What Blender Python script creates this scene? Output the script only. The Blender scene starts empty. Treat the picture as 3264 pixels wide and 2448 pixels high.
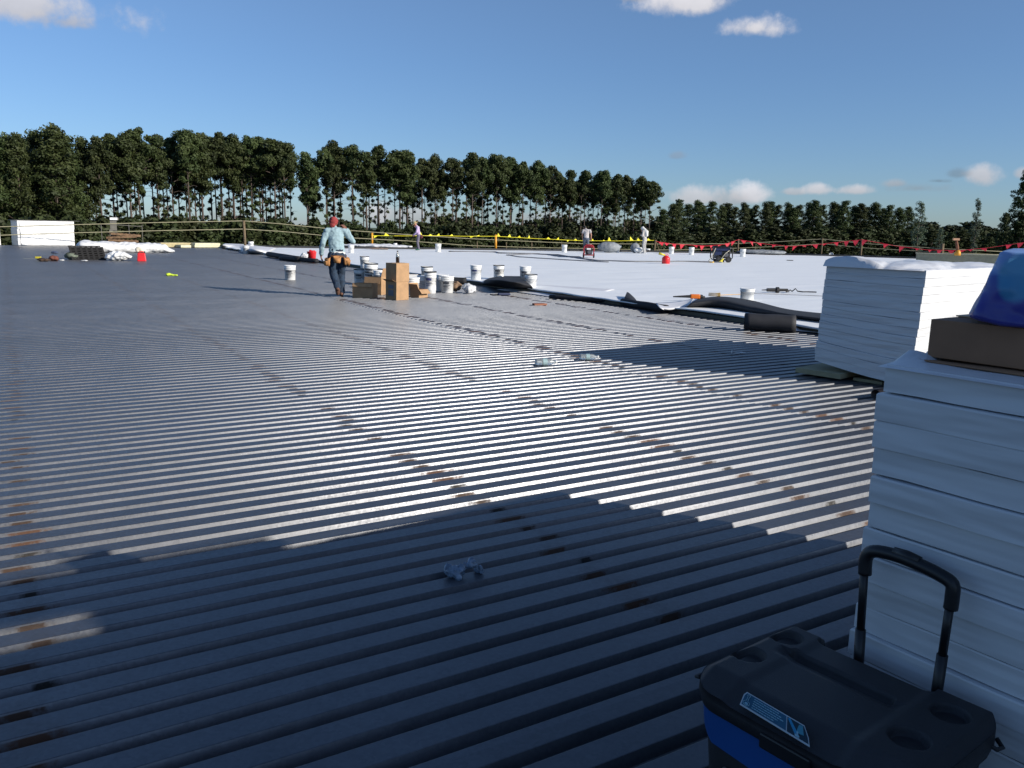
import bpy, bmesh, math, random
from mathutils import Vector, Matrix, noise
PI = math.pi
R_ = math.radians
scene = bpy.context.scene

# ------------------------------------------------------------------ camera
FPX, PITCH, ROLL, EYE = 2630.7, 0.1866, 0.0208, 1.4571
cp, sp, cr, sr = math.cos(PITCH), math.sin(PITCH), math.cos(ROLL), math.sin(ROLL)
_F = Vector((0, cp, -sp)); _U = Vector((0, sp, cp)); _X = Vector((1, 0, 0))
_right = _X*cr + _U*sr; _up = -_X*sr + _U*cr
cam_d = bpy.data.cameras.new('camera'); cam = bpy.data.objects.new('camera', cam_d)
scene.collection.objects.link(cam)
m = Matrix((( _right.x, _up.x, -_F.x, 0), (_right.y, _up.y, -_F.y, 0), (_right.z, _up.z, -_F.z, EYE), (0, 0, 0, 1)))
cam.matrix_world = m
cam_d.sensor_fit = 'HORIZONTAL'; cam_d.sensor_width = 36; cam_d.lens = FPX/3264*36
cam_d.clip_start = 0.05; cam_d.clip_end = 6000
scene.camera = cam

# ------------------------------------------------------------------ light
SUN_EL, SUN_AZ = R_(23.0), R_(117.0)          # azimuth clockwise from +Y
SKY = 0.092; SUN = 4.8
scene.view_settings.view_transform = 'Standard'; scene.view_settings.look = 'None'
scene.view_settings.exposure = 0.30; scene.view_settings.gamma = 1
sun_d = bpy.data.lights.new('sun', 'SUN'); sun_d.energy = SUN; sun_d.angle = R_(0.5); sun_d.color = (1, 0.92, 0.80)
sun = bpy.data.objects.new('sun', sun_d); scene.collection.objects.link(sun)
sdir = Vector((math.sin(SUN_AZ)*math.cos(SUN_EL), math.cos(SUN_AZ)*math.cos(SUN_EL), math.sin(SUN_EL)))
sun.rotation_euler = sdir.to_track_quat('Z', 'Y').to_euler()

def pray(px, py):
    x = px-1632.; y = py-1224.
    x, y = cr*x + sr*y, -sr*x + cr*y
    return Vector((x, cp*FPX - sp*y, -sp*FPX - cp*y))
def G(px, py, z=0.):
    d = pray(px, py); t = (z-EYE)/d.z
    return Vector((d.x*t, d.y*t, z))
def AT(px, py, base):            # point above ground point `base` seen at the pixel's height
    d = pray(px, py); t = base.y/d.y
    return Vector((d.x*t, base.y, d.z*t+EYE))
RU = Vector((math.cos(0.5469), math.sin(0.5469), 0)); RV = Vector((math.sin(0.5469), -math.cos(0.5469), 0))
def UV(u, v, z=0.): return RU*u + RV*v + Vector((0, 0, z))
RIBROT = 0.5469

world = bpy.data.worlds.new('World'); scene.world = world; world.use_nodes = True
wt = world.node_tree; wt.nodes.clear()
class NT:
    def __init__(s, t): s.t = t
    def n(s, typ, **k):
        a = s.t.nodes.new(typ)
        for q, v in k.items(): setattr(a, q, v)
        return a
    def put(s, sock, v):
        if hasattr(v, 'bl_idname') or isinstance(v, bpy.types.NodeSocket): s.t.links.new(v, sock)
        else: sock.default_value = v
    def M(s, op, a, b=0., c=0., clamp=False):
        q = s.n('ShaderNodeMath', operation=op, use_clamp=clamp)
        for i, v in enumerate((a, b, c)): s.put(q.inputs[i], v)
        return q.outputs[0]
    def mix(s, f, a, b, blend='MIX'):
        q = s.n('ShaderNodeMix', data_type='RGBA', blend_type=blend)
        s.put(q.inputs[0], f)
        for i, v in ((6, a), (7, b)):
            if isinstance(v, (tuple, list)) and len(v) == 3: v = (*v, 1)
            s.put(q.inputs[i], v)
        return q.outputs[2]
    def noise(s, vec, scale, detail=3, rough=.5, out=0):
        q = s.n('ShaderNodeTexNoise'); 
        if vec is not None: s.put(q.inputs['Vector'], vec)
        q.inputs['Scale'].default_value = scale; q.inputs['Detail'].default_value = detail; q.inputs['Roughness'].default_value = rough
        return q.outputs[out]
    def ramp(s, f, stops):
        q = s.n('ShaderNodeValToRGB'); s.put(q.inputs[0], f)
        e = q.color_ramp.elements
        while len(e) < len(stops): e.new(0.5)
        for i, (p, c) in enumerate(stops):
            e[i].position = p; e[i].color = (*c, 1) if len(c) == 3 else c
        return q.outputs[0]
    def smooth(s, x, lo, hi):
        q = s.n('ShaderNodeMapRange', interpolation_type='SMOOTHSTEP')
        s.put(q.inputs[0], x); q.inputs[1].default_value = lo; q.inputs[2].default_value = hi
        return q.outputs[0]
W = NT(wt)
sky = W.n('ShaderNodeTexSky', sky_type='NISHITA'); sky.sun_disc = False
sky.sun_elevation = SUN_EL; sky.sun_rotation = SUN_AZ; sky.altitude = 20; sky.air_density = 0.8; sky.dust_density = 0.3; sky.ozone_density = 2.6
bg = W.n('ShaderNodeBackground'); wo = W.n('ShaderNodeOutputWorld')
geo = W.n('ShaderNodeTexCoord'); sx = W.n('ShaderNodeSeparateXYZ'); W.put(sx.inputs[0], geo.outputs['Generated'])
az = W.M('ARCTAN2', sx.outputs[0], sx.outputs[1]); el = W.M('ARCSINE', sx.outputs[2])
skyc = W.mix(1.0, sky.outputs[0], (.90, 1.0, 1.13), 'MULTIPLY')
skyc = W.mix(1.0, skyc, W.ramp(sx.outputs[2], [(0, (.66, .72, .80)), (.18, (.88, .92, .95)), (.34, (1.18, 1.12, 1.05))]), 'MULTIPLY')
n1 = W.noise(geo.outputs['Generated'], 14, 6, .6); n2 = W.noise(geo.outputs['Generated'], 45, 5, .6)
nn = W.M('ADD', W.M('MULTIPLY', W.M('SUBTRACT', n1, .5), 1.8), W.M('MULTIPLY', W.M('SUBTRACT', n2, .5), .9))
CL = [(80, 25, 250, 85, 1.1, .85), (215, 72, 120, 38, .8, .7), (2190, 8, 190, 66, 1.2, 1.), (2400, 90, 120, 52, 1.2, 1.), (2020, -10, 60, 30, .7, .6), (2155, 497, 34, 20, .4, .4),
      (2215, 632, 85, 40, .95, .8), (2395, 625, 66, 48, 1.1, .95), (2330, 640, 70, 34, .7, .6), (2530, 612, 40, 16, .8, .7), (2605, 605, 48, 26, 1., .85), (2725, 608, 58, 22, 1., .8), (2860, 585, 48, 22, .7, .6),
      (2925, 600, 90, 26, .45, .4), (2990, 577, 40, 12, .5, .15), (3125, 562, 52, 44, .95, .8), (3050, 556, 44, 22, .4, .2), (3262, 552, 22, 22, .8, .7),
      (1205, 690, 60, 60, .95, .8), (1300, 690, 90, 38, .8, .65), (1420, 700, 70, 34, .7, .6), (700, 690, 60, 30, .6, .5), (1800, 700, 200, 30, .6, .55), (950, 720, 120, 26, .5, .5)]
for (px, py, wx, wy, op, br) in CL:
    d = pray(px, py).normalized(); a0 = math.atan2(d.x, d.y); e0 = math.asin(d.z)
    da = W.M('DIVIDE', W.M('SUBTRACT', az, a0), wx/FPX/.95); de0 = W.M('SUBTRACT', el, e0)
    de = W.M('DIVIDE', de0, wy/FPX)
    de = W.M('MAXIMUM', de, W.M('MULTIPLY', de, -1.6))       # flatter base
    r = W.M('SQRT', W.M('ADD', W.M('MULTIPLY', da, da), W.M('MULTIPLY', de, de)))
    f = W.M('MULTIPLY', W.smooth(W.M('ADD', W.M('SUBTRACT', 1.0, r), nn), .0, .75), op*.8)
    lit = W.M('MULTIPLY_ADD', W.M('ADD', W.M('DIVIDE', de0, wy/FPX), W.M('MULTIPLY', nn, .8)), .18, .75)
    cc = W.n('ShaderNodeCombineColor')
    for i, k in enumerate((8.6, 8.5, 9.0)): W.put(cc.inputs[i], W.M('MULTIPLY', lit, k*br))
    skyc = W.mix(f, skyc, cc.outputs[0])
W.put(bg.inputs[0], skyc); bg.inputs[1].default_value = SKY
wt.links.new(bg.outputs[0], wo.inputs[0])

# ------------------------------------------------------------------ materials
MATS = {}
def mat(name, col, rough=.6, metal=0., var=.12, vscale=6., bump=0., bscale=30., spec=.5, trans=0., coat=0.):
    if name in MATS: return MATS[name]
    mt = bpy.data.materials.new(name); mt.use_nodes = True; t = NT(mt.node_tree)
    p = mt.node_tree.nodes['Principled BSDF']
    tc = t.n('ShaderNodeTexCoord').outputs['Object']
    nz = t.noise(tc, vscale, 4, .6)
    lo = tuple(c*(1-var) for c in col); hi = tuple(min(1, c*(1+var)) for c in col)
    t.put(p.inputs['Base Color'], t.mix(t.smooth(nz, .3, .7), lo, hi))
    t.put(p.inputs['Roughness'], t.M('MULTIPLY_ADD', nz, .2*rough, rough*.9))
    p.inputs['Metallic'].default_value = metal
    p.inputs['Specular IOR Level'].default_value = spec
    if trans: p.inputs['Transmission Weight'].default_value = trans
    if coat: p.inputs['Coat Weight'].default_value = coat
    if bump:
        b = t.n('ShaderNodeBump'); b.inputs['Strength'].default_value = 1.0; b.inputs['Distance'].default_value = bump
        t.put(b.inputs['Height'], t.noise(tc, bscale, 4, .6)); t.put(p.inputs['Normal'], b.outputs[0])
    MATS[name] = mt; return mt

def deck_mat():
    mt = bpy.data.materials.new('galvanised_steel'); mt.use_nodes = True; t = NT(mt.node_tree)
    p = mt.node_tree.nodes['Principled BSDF']
    tc = t.n('ShaderNodeTexCoord').outputs['Object']     # object space: x=u along ribs, y=-v
    s = t.n('ShaderNodeSeparateXYZ'); t.put(s.inputs[0], tc)
    u, w, z = s.outputs
    vor = t.n('ShaderNodeTexVoronoi'); vor.inputs['Scale'].default_value = 90; t.put(vor.inputs['Vector'], tc)
    vc = t.n('ShaderNodeSeparateColor'); t.put(vc.inputs[0], vor.outputs['Color'])
    big = t.noise(tc, .7, 4, .6); med = t.noise(tc, 9, 5, .65)
    v = t.M('ADD', .62, t.M('ADD', t.M('MULTIPLY', vc.outputs[0], .16), t.M('ADD', t.M('MULTIPLY', big, .3), t.M('MULTIPLY', med, .28))))
    shn = t.n('ShaderNodeTexWhiteNoise', noise_dimensions='1D'); t.put(shn.inputs['W'], t.M('FLOOR', t.M('DIVIDE', w, .9144)))
    dust = t.smooth(t.noise(tc, 1.7, 6, .7), .42, .68)
    v = t.M('MULTIPLY', v, t.M('ADD', t.M('MULTIPLY_ADD', shn.outputs['Value'], .16, .90), t.M('MULTIPLY', dust, .16)))
    cc = t.n('ShaderNodeCombineColor')
    for i, k in enumerate((.104, .110, .124)): t.put(cc.inputs[i], t.M('MULTIPLY', v, k))
    col = cc.outputs[0]
    # weld burn and rust marks in the grooves along the joist lines
    rib = t.M('FLOOR', t.M('DIVIDE', t.M('ADD', w, 0.0), 0.1524))
    wn = t.n('ShaderNodeTexWhiteNoise', noise_dimensions='1D'); t.put(wn.inputs['W'], rib)
    wc = t.n('ShaderNodeSeparateColor'); t.put(wc.inputs[0], wn.outputs['Color'])
    dist = None
    for q in (-4.0, -2.0, -.05, 2.09, 3.77, 5.62, 7.45, 9.3):
        a = t.M('ABSOLUTE', t.M('SUBTRACT', t.M('ADD', u, t.M('MULTIPLY_ADD', wc.outputs[0], .09, -.045)), q))
        dist = a if dist is None else t.M('MINIMUM', dist, a)
    wid = t.M('MULTIPLY_ADD', wc.outputs[1], .075, .055)
    f = t.M('SUBTRACT', 1.0, t.M('DIVIDE', dist, wid))
    f = t.M('ADD', f, t.M('MULTIPLY', t.M('SUBTRACT', t.noise(tc, 28, 5, .65), .5), 1.9))
    f = t.smooth(f, .0, 1.0)
    on = t.M('GREATER_THAN', wc.outputs[2], .18)
    # only groove bottom and walls
    grv = t.smooth(z, -.0002, -.003)
    grv = t.M('MULTIPLY_ADD', grv, .88, .12)
    f = t.M('MULTIPLY', t.M('MULTIPLY', f, on), grv)
    rust = t.mix(wc.outputs[1], (.008, .007, .006), (.075, .030, .012))
    col = t.mix(t.M('MULTIPLY', f, 1.3, clamp=True), col, rust)
    # scuffs / dried mud flecks on the flats
    sc = t.noise(tc, 3.2, 6, .75); fl = t.smooth(sc, .70, .76)
    col = t.mix(t.M('MULTIPLY', fl, .12), col, (.30, .30, .30))
    t.put(p.inputs['Base Color'], col)
    t.put(p.inputs['Metallic'], t.M('SUBTRACT', .60, t.M('MULTIPLY', f, .6)))
    r = t.M('ADD', .27, t.M('ADD', t.M('MULTIPLY', vc.outputs[1], .10), t.M('MULTIPLY', med, .10)))
    wall = t.smooth(z, -.001, -.004)
    r = t.M('ADD', r, t.M('ADD', t.M('MULTIPLY', wall, .04), t.M('MULTIPLY', dust, .05)))
    t.put(p.inputs['Roughness'], t.M('ADD', r, t.M('MULTIPLY', f, .3)))
    b = t.n('ShaderNodeBump'); b.inputs['Distance'].default_value = .004; b.inputs['Strength'].default_value = .15
    t.put(b.inputs['Height'], t.noise(tc, 4, 3, .5)); t.put(p.inputs['Normal'], b.outputs[0])
    return mt

def tpo_mat():
    mt = bpy.data.materials.new('white_membrane'); mt.use_nodes = True; t = NT(mt.node_tree)
    p = mt.node_tree.nodes['Principled BSDF']
    tc = t.n('ShaderNodeTexCoord').outputs['Object']
    s = t.n('ShaderNodeSeparateXYZ'); t.put(s.inputs[0], tc)
    # object space: x = u, y = -v ; sheets 3 m wide run along u
    y = s.outputs[1]
    fr = t.M('ABSOLUTE', t.M('SUBTRACT', t.M('FRACT', t.M('DIVIDE', y, 3.05)), .5))
    seam = t.smooth(fr, .490, .497)
    nz = t.noise(tc, .35, 5, .6); n2 = t.noise(tc, 5, 5, .7)
    col = t.mix(nz, (.78, .81, .83), (.86, .88, .89))
    col = t.mix(t.smooth(n2, .60, .78), col, (.62, .62, .61))
    col = t.mix(t.M('MULTIPLY', seam, .45), col, (.42, .44, .47))
    t.put(p.inputs['Base Color'], col); p.inputs['Roughness'].default_value = .5
    mp = t.n('ShaderNodeMapping'); t.put(mp.inputs[0], tc); mp.inputs['Scale'].default_value = (.5, 2.2, 1)
    b = t.n('ShaderNodeBump'); b.inputs['Distance'].default_value = .03; b.inputs['Strength'].default_value = .6
    t.put(b.inputs['Height'], t.noise(mp.outputs[0], 1.1, 4, .55)); t.put(p.inputs['Normal'], b.outputs[0])
    return mt

def wrap_mat(name, col, su=(1.1, 1.1, 9), dist=.03, rough=.32, strength=.7):
    mt = bpy.data.materials.new(name); mt.use_nodes = True; t = NT(mt.node_tree)
    p = mt.node_tree.nodes['Principled BSDF']
    tc = t.n('ShaderNodeTexCoord').outputs['Object']
    mp = t.n('ShaderNodeMapping'); t.put(mp.inputs[0], tc); mp.inputs['Scale'].default_value = su
    n1 = t.noise(mp.outputs[0], 2.0, 2, .45)
    q = t.n('ShaderNodeTexNoise', noise_type='RIDGED_MULTIFRACTAL'); t.put(q.inputs['Vector'], mp.outputs[0]); q.inputs['Scale'].default_value = 1.6; q.inputs['Detail'].default_value = 3
    h = t.M('ADD', n1, t.M('MULTIPLY', q.outputs[0], .10))
    b = t.n('ShaderNodeBump'); b.inputs['Distance'].default_value = dist; b.inputs['Strength'].default_value = strength
    t.put(b.inputs['Height'], h); t.put(p.inputs['Normal'], b.outputs[0])
    t.put(p.inputs['Base Color'], t.mix(n1, tuple(c*.98 for c in col), tuple(min(1, c*1.02) for c in col)))
    p.inputs['Roughness'].default_value = rough
    MATS[name] = mt; return mt

def leaf_mat(name, c1, c2, c3):
    mt = bpy.data.materials.new(name); mt.use_nodes = True; t = NT(mt.node_tree)
    p = mt.node_tree.nodes['Principled BSDF']
    g = t.n('ShaderNodeNewGeometry'); oi = t.n('ShaderNodeObjectInfo')
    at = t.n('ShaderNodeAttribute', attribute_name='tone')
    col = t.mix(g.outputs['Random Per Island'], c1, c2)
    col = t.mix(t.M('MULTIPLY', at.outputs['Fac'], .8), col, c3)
    hs = t.n('ShaderNodeHueSaturation'); t.put(hs.inputs['Color'], col)
    t.put(hs.inputs['Value'], t.M('MULTIPLY_ADD', oi.outputs['Random'], .5, .75)); t.put(hs.inputs['Hue'], t.M('MULTIPLY_ADD', oi.outputs['Random'], .03, .485))
    t.put(p.inputs['Base Color'], hs.outputs[0]); p.inputs['Roughness'].default_value = .65; p.inputs['Specular IOR Level'].default_value = .25
    MATS[name] = mt; return mt

# ------------------------------------------------------------------ mesh helpers
def obj(name, bm, m, parent=None, smooth=False, loc=None, rot=None, bevel=0):
    me = bpy.data.meshes.new(name); bm.normal_update(); bm.to_mesh(me); bm.free()
    if smooth: me.polygons.foreach_set('use_smooth', [True]*len(me.polygons))
    if m: me.materials.append(m)
    o = bpy.data.objects.new(name, me); scene.collection.objects.link(o)
    if parent: o.parent = parent
    if loc is not None: o.location = loc
    if rot is not None: o.rotation_euler = rot
    if bevel:
        b = o.modifiers.new('bevel', 'BEVEL'); b.width = bevel; b.segments = 2; b.limit_method = 'ANGLE'
    return o
def tag(o, label, cat, group=None, kind=None):
    o['label'] = label
    if kind: o['kind'] = kind
    else: o['category'] = cat
    if group: o['group'] = group
    return o
def thing(name, label, cat, loc=(0, 0, 0), rz=0, group=None):
    o = bpy.data.objects.new(name, None); scene.collection.objects.link(o)
    o.empty_display_size = .2; o.location = loc; o.rotation_euler = (0, 0, rz)
    return tag(o, label, cat, group)
def struct(o): o['kind'] = 'structure'; return o
def nb(): return bmesh.new()
def box(bm, c, s, rz=0, M=None, taper=1.0):
    vs = []
    for k in (-.5, .5):
        for (a, b) in ((-.5, -.5), (.5, -.5), (.5, .5), (-.5, .5)):
            q = taper if k > 0 else 1
            v = Vector((a*s[0]*q, b*s[1]*q, k*s[2]))
            if rz: v = Matrix.Rotation(rz, 3, 'Z') @ v
            v += Vector(c)
            if M: v = M @ v
            vs.append(bm.verts.new(v))
    for f in ((3, 2, 1, 0), (4, 5, 6, 7), (0, 1, 5, 4), (1, 2, 6, 5), (2, 3, 7, 6), (3, 0, 4, 7)):
        bm.faces.new([vs[i] for i in f])
    return bm
def ring(bm, c, ax, r, n, r2=None, ref=None):
    ax = Vector(ax).normalized()
    ref = Vector(ref) if ref else (Vector((0, 0, 1)) if abs(ax.z) < .9 else Vector((1, 0, 0)))
    a = ax.cross(ref).normalized(); b = ax.cross(a)
    r2 = r if r2 is None else r2
    return [bm.verts.new(Vector(c) + a*r*math.cos(2*PI*i/n) + b*r2*math.sin(2*PI*i/n)) for i in range(n)]
def bridge(bm, A, B):
    n = len(A)
    for i in range(n): bm.faces.new((A[i], A[(i+1) % n], B[(i+1) % n], B[i]))
def cone(bm, p0, p1, r0, r1, n=12, caps=True):
    p0 = Vector(p0); p1 = Vector(p1); ax = p1-p0
    A = ring(bm, p0, ax, r0, n); B = ring(bm, p1, ax, r1, n); bridge(bm, A, B)
    if caps: bm.faces.new(A[::-1]); bm.faces.new(B)
    return bm
def tube(bm, pts, r, n=8, r1=None):
    pts = [Vector(p) for p in pts]; prev = None; ref = None
    for i, p in enumerate(pts):
        d = (pts[min(i+1, len(pts)-1)]-pts[max(i-1, 0)])
        if d.length < 1e-9: d = Vector((0, 0, 1))
        d.normalize()
        if ref is None: ref = Vector((0, 0, 1)) if abs(d.z) < .9 else Vector((1, 0, 0))
        a = (ref - d*ref.dot(d)).normalized(); b = d.cross(a); ref = a
        rr = r if r1 is None else r+(r1-r)*i/max(1, len(pts)-1)
        cur = [bm.verts.new(p + a*rr*math.cos(2*PI*k/n) + b*rr*math.sin(2*PI*k/n)) for k in range(n)]
        if prev: bridge(bm, prev, cur)
        else: bm.faces.new(cur[::-1])
        prev = cur
    bm.faces.new(prev)
    return bm
def lathe(bm, prof, n=24, cap0=True, cap1=True, c=(0, 0, 0)):
    prev = None
    for i, (r, z) in enumerate(prof):
        cur = [bm.verts.new(Vector(c)+Vector((r*math.cos(2*PI*k/n), r*math.sin(2*PI*k/n), z))) for k in range(n)]
        if prev: bridge(bm, prev, cur)
        elif cap0: bm.faces.new(cur[::-1])
        prev = cur
    if cap1: bm.faces.new(prev)
    return bm
def ell(bm, c, r, M=None, seg=14):
    q = bmesh.ops.create_uvsphere(bm, u_segments=seg, v_segments=max(6, seg//2+1), radius=1)
    T = Matrix.Translation(Vector(c)) @ (M.to_4x4() if M else Matrix.Identity(4)) @ Matrix.Diagonal((*r, 1))
    bmesh.ops.transform(bm, matrix=T, verts=q['verts']); return bm
def limb(bm, pts, rad, n=12):
    for i in range(len(pts)-1): cone(bm, pts[i], pts[i+1], rad[i], rad[i+1], n)
    for p, r in zip(pts, rad): ell(bm, p, (r, r, r), seg=12)
    return bm
def blend(name, bm, m, parent=None, voxel=.012, it=6, loc=None, rot=None, wrinkle=0, wscale=8, seed=0):
    """union of overlapping volumes turned into one continuous smooth surface"""
    me = bpy.data.meshes.new('tmp'); bm.to_mesh(me); bm.free()
    o = bpy.data.objects.new('tmp', me); scene.collection.objects.link(o)
    r = o.modifiers.new('r', 'REMESH'); r.mode = 'VOXEL'; r.voxel_size = voxel
    s = o.modifiers.new('s', 'SMOOTH'); s.factor = .5; s.iterations = it
    dg = bpy.context.evaluated_depsgraph_get(); dg.update()
    me2 = bpy.data.meshes.new_from_object(o.evaluated_get(dg)); me2.name = name
    bpy.data.objects.remove(o); bpy.data.meshes.remove(me)
    if wrinkle:
        off = Vector((seed*3.1, seed*1.7, seed))
        nrm = [v.normal.copy() for v in me2.vertices]; cos = [v.co.copy() for v in me2.vertices]; out = []
        for c, n_ in zip(cos, nrm):
            q = c*wscale+off
            out.extend(c + n_*((noise.noise(q)+.5*noise.noise(q*2.3)+.6*(abs(noise.noise(q*1.1+off))*2-.5))*wrinkle))
        me2.vertices.foreach_set('co', out); me2.update()
    me2.polygons.foreach_set('use_smooth', [True]*len(me2.polygons))
    me2.materials.clear(); me2.materials.append(m)
    o = bpy.data.objects.new(name, me2); scene.collection.objects.link(o)
    if parent: o.parent = parent
    if loc is not None: o.location = loc
    if rot is not None: o.rotation_euler = rot
    return o
def copy_tree(o, parent=None):
    c = o.copy(); scene.collection.objects.link(c)
    if parent: c.parent = parent
    for ch in list(o.children): copy_tree(ch, c)
    return c
ONES = ['', 'first', 'second', 'third', 'fourth', 'fifth', 'sixth', 'seventh', 'eighth', 'ninth', 'tenth', 'eleventh', 'twelfth', 'thirteenth', 'fourteenth', 'fifteenth', 'sixteenth', 'seventeenth', 'eighteenth', 'nineteenth']
TENS = {2: 'twent', 3: 'thirt', 4: 'fort', 5: 'fift', 6: 'sixt', 7: 'sevent', 8: 'eight', 9: 'ninet'}
def nth(i):
    if i < 20: return ONES[i]
    if i >= 100: return 'hundredth' if i == 100 else 'hundred-and-'+nth(i-100)
    t, o = divmod(i, 10)
    return TENS[t]+'ieth' if o == 0 else TENS[t]+'y-'+ONES[o]

# ================================================================== STRUCTURE
DECK = deck_mat(); TPO = tpo_mat()
S = .1524; V0 = -3.0758
def deck_panel(name, u0, u1, v0, v1, z0):
    """corrugated roof deck; object x = u, object y = -v"""
    bm = nb(); k0 = math.floor((v0-V0)/S); k1 = math.ceil((v1-V0)/S)
    prof = []
    for k in range(k0, k1):
        a = V0+k*S
        prof += [(a-.0635, 0), (a-.0605, -.0012), (a-.0465, -.036), (a-.0440, -.038), (a-.0205, -.038), (a-.0170, -.036), (a-.003, -.0012), (a, 0)]
    nu = max(2, int((u1-u0)/6))
    cols = []
    for i in range(nu+1):
        u = u0+(u1-u0)*i/nu
        cols.append([bm.verts.new((u, -p[0], p[1]+z0)) for p in prof])
    for i in range(nu):
        A, B = cols[i], cols[i+1]
        for j in range(len(prof)-1): bm.faces.new((A[j], B[j], B[j+1], A[j+1]))
    o = obj(name, bm, DECK, rot=(0, 0, RIBROT))
    return struct(o)
deck_panel('metal_deck', -26, 5.455, -52.2, 7, .005)
deck_panel('metal_deck', 5.40, 13.5, -52.0, 7, 0)

# building body below the deck (roof edge and walls)
GZ = -7.2
wallm = mat('grey_wall', (.22, .22, .21), .8)
def prism(bm, poly, z0, z1):
    A = [bm.verts.new((x, y, z0)) for x, y in poly]; B = [bm.verts.new((x, y, z1)) for x, y in poly]
    bridge(bm, A, B); bm.faces.new(A[::-1]); bm.faces.new(B); return bm
TZ = .10
farpx = [(777, 788), (1200, 793), (1700, 799), (2000, 803), (2400, 810), (2700, 818), (3264, 835), (4300, 868)]
farG = [G(x, y, TZ) for x, y in farpx]
farUV = [(p.dot(RU), p.dot(RV)) for p in farG]
poly = [UV(-26, 7), UV(-26, -52.3), UV(11.2, -52.3)] + [p for p in farG[1:]] + [UV(75, 12), UV(60, 12)]
bm = prism(nb(), [(p.x, p.y) for p in poly], GZ, -.085)
tag(obj('roof_building', bm, wallm), 'low flat-roofed building whose roof everything stands on', 'building')
bm = nb(); box(bm, (0, 400, -.5), (5000, 5000, 1))
grass = mat('field_grass', (.045, .07, .025), .95, 0, .5, .15)
struct(obj('ground', bm, grass, loc=(0, 0, GZ-.0)))

# white membrane sheet laid over insulation, right of the deck
def vfar(u):
    q = farUV
    if u <= q[0][0]: return q[0][1]-(q[0][0]-u)*.3-1
    for (a, b), (c, d) in zip(q, q[1:]):
        if u <= c: return b+(d-b)*(u-a)/(c-a)
    return q[-1][1]
def edge_u(v):      # free edge of the membrane over the deck
    return 10.22 + .12*noise.noise(Vector((v*.35, 3.3, 0))) + .04*noise.noise(Vector((v*1.7, 8, 0))) + (.5*max(0, (-46-v)/6) if v < -46 else 0)
bm = nb(); us = []
u = 0.
while u < 64: us.append(u); u += .12+.02*u
NV = 230; grid = []
for ui in us:
    row = []
    for j in range(NV+1):
        t = (j/NV)
        v1 = vfar(ui+10.2); v = 9+(v1-9)*t
        uu = ui+edge_u(v)
        z = TZ + .016*noise.noise(Vector((uu*.5, v*1.4, 0))) + .010*noise.noise(Vector((uu*1.3, v*.5, 4)))
        lift = math.exp(-ui/.35)
        z += .03*lift*noise.noise(Vector((v*.8, 1, 1)))
        row.append(bm.verts.new((uu, -v, z)))
    grid.append(row)
for a, b in zip(grid, grid[1:]):
    for j in range(NV): bm.faces.new((a[j], a[j+1], b[j+1], b[j]))
# turned-down thickness on the free edge
low = [bm.verts.new((v.co.x+.02, v.co.y, v.co.z-.02)) for v in grid[0]]
for j in range(NV): bm.faces.new((grid[0][j+1], grid[0][j], low[j], low[j+1]))
o = obj('membrane', bm, TPO, smooth=True, rot=(0, 0, RIBROT)); struct(o); o.name = 'white_roof_membrane'
# yellow-green faced insulation boards under the membrane, seen at its edge
ins = mat('insulation_board', (.10, .095, .07), .85)
bm = nb(); box(bm, (10.30+1, 18.5, .032), (2, 55, .066)); struct(obj('roof_insulation', bm, ins, rot=(0, 0, RIBROT)))

# black perimeter strip beyond the membrane on the far side
blk = mat('black_rubber', (.012, .013, .016), .55, 0, .25, 8, .004, 6)
bm = nb()
for a, b in zip(farG, farG[1:]):
    d = (b-a).normalized(); nrm = Vector((-d.y, d.x, 0)); 
    vs = [a+nrm*.0+Vector((0, 0, -.12)), b+Vector((0, 0, -.12)), b+nrm*.35+Vector((0, 0, -.12)), a+nrm*.35+Vector((0, 0, -.12))]
    lo = [bm.verts.new(p) for p in vs]; hi = [bm.verts.new(p+Vector((0, 0, .22))) for p in vs]
    bm.faces.new(lo[::-1]); bm.faces.new(hi); bridge(bm, lo, hi)
tag(obj('roof_kerb', bm, blk), 'low black kerb along the far edge of the white roof', 'kerb')

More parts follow.
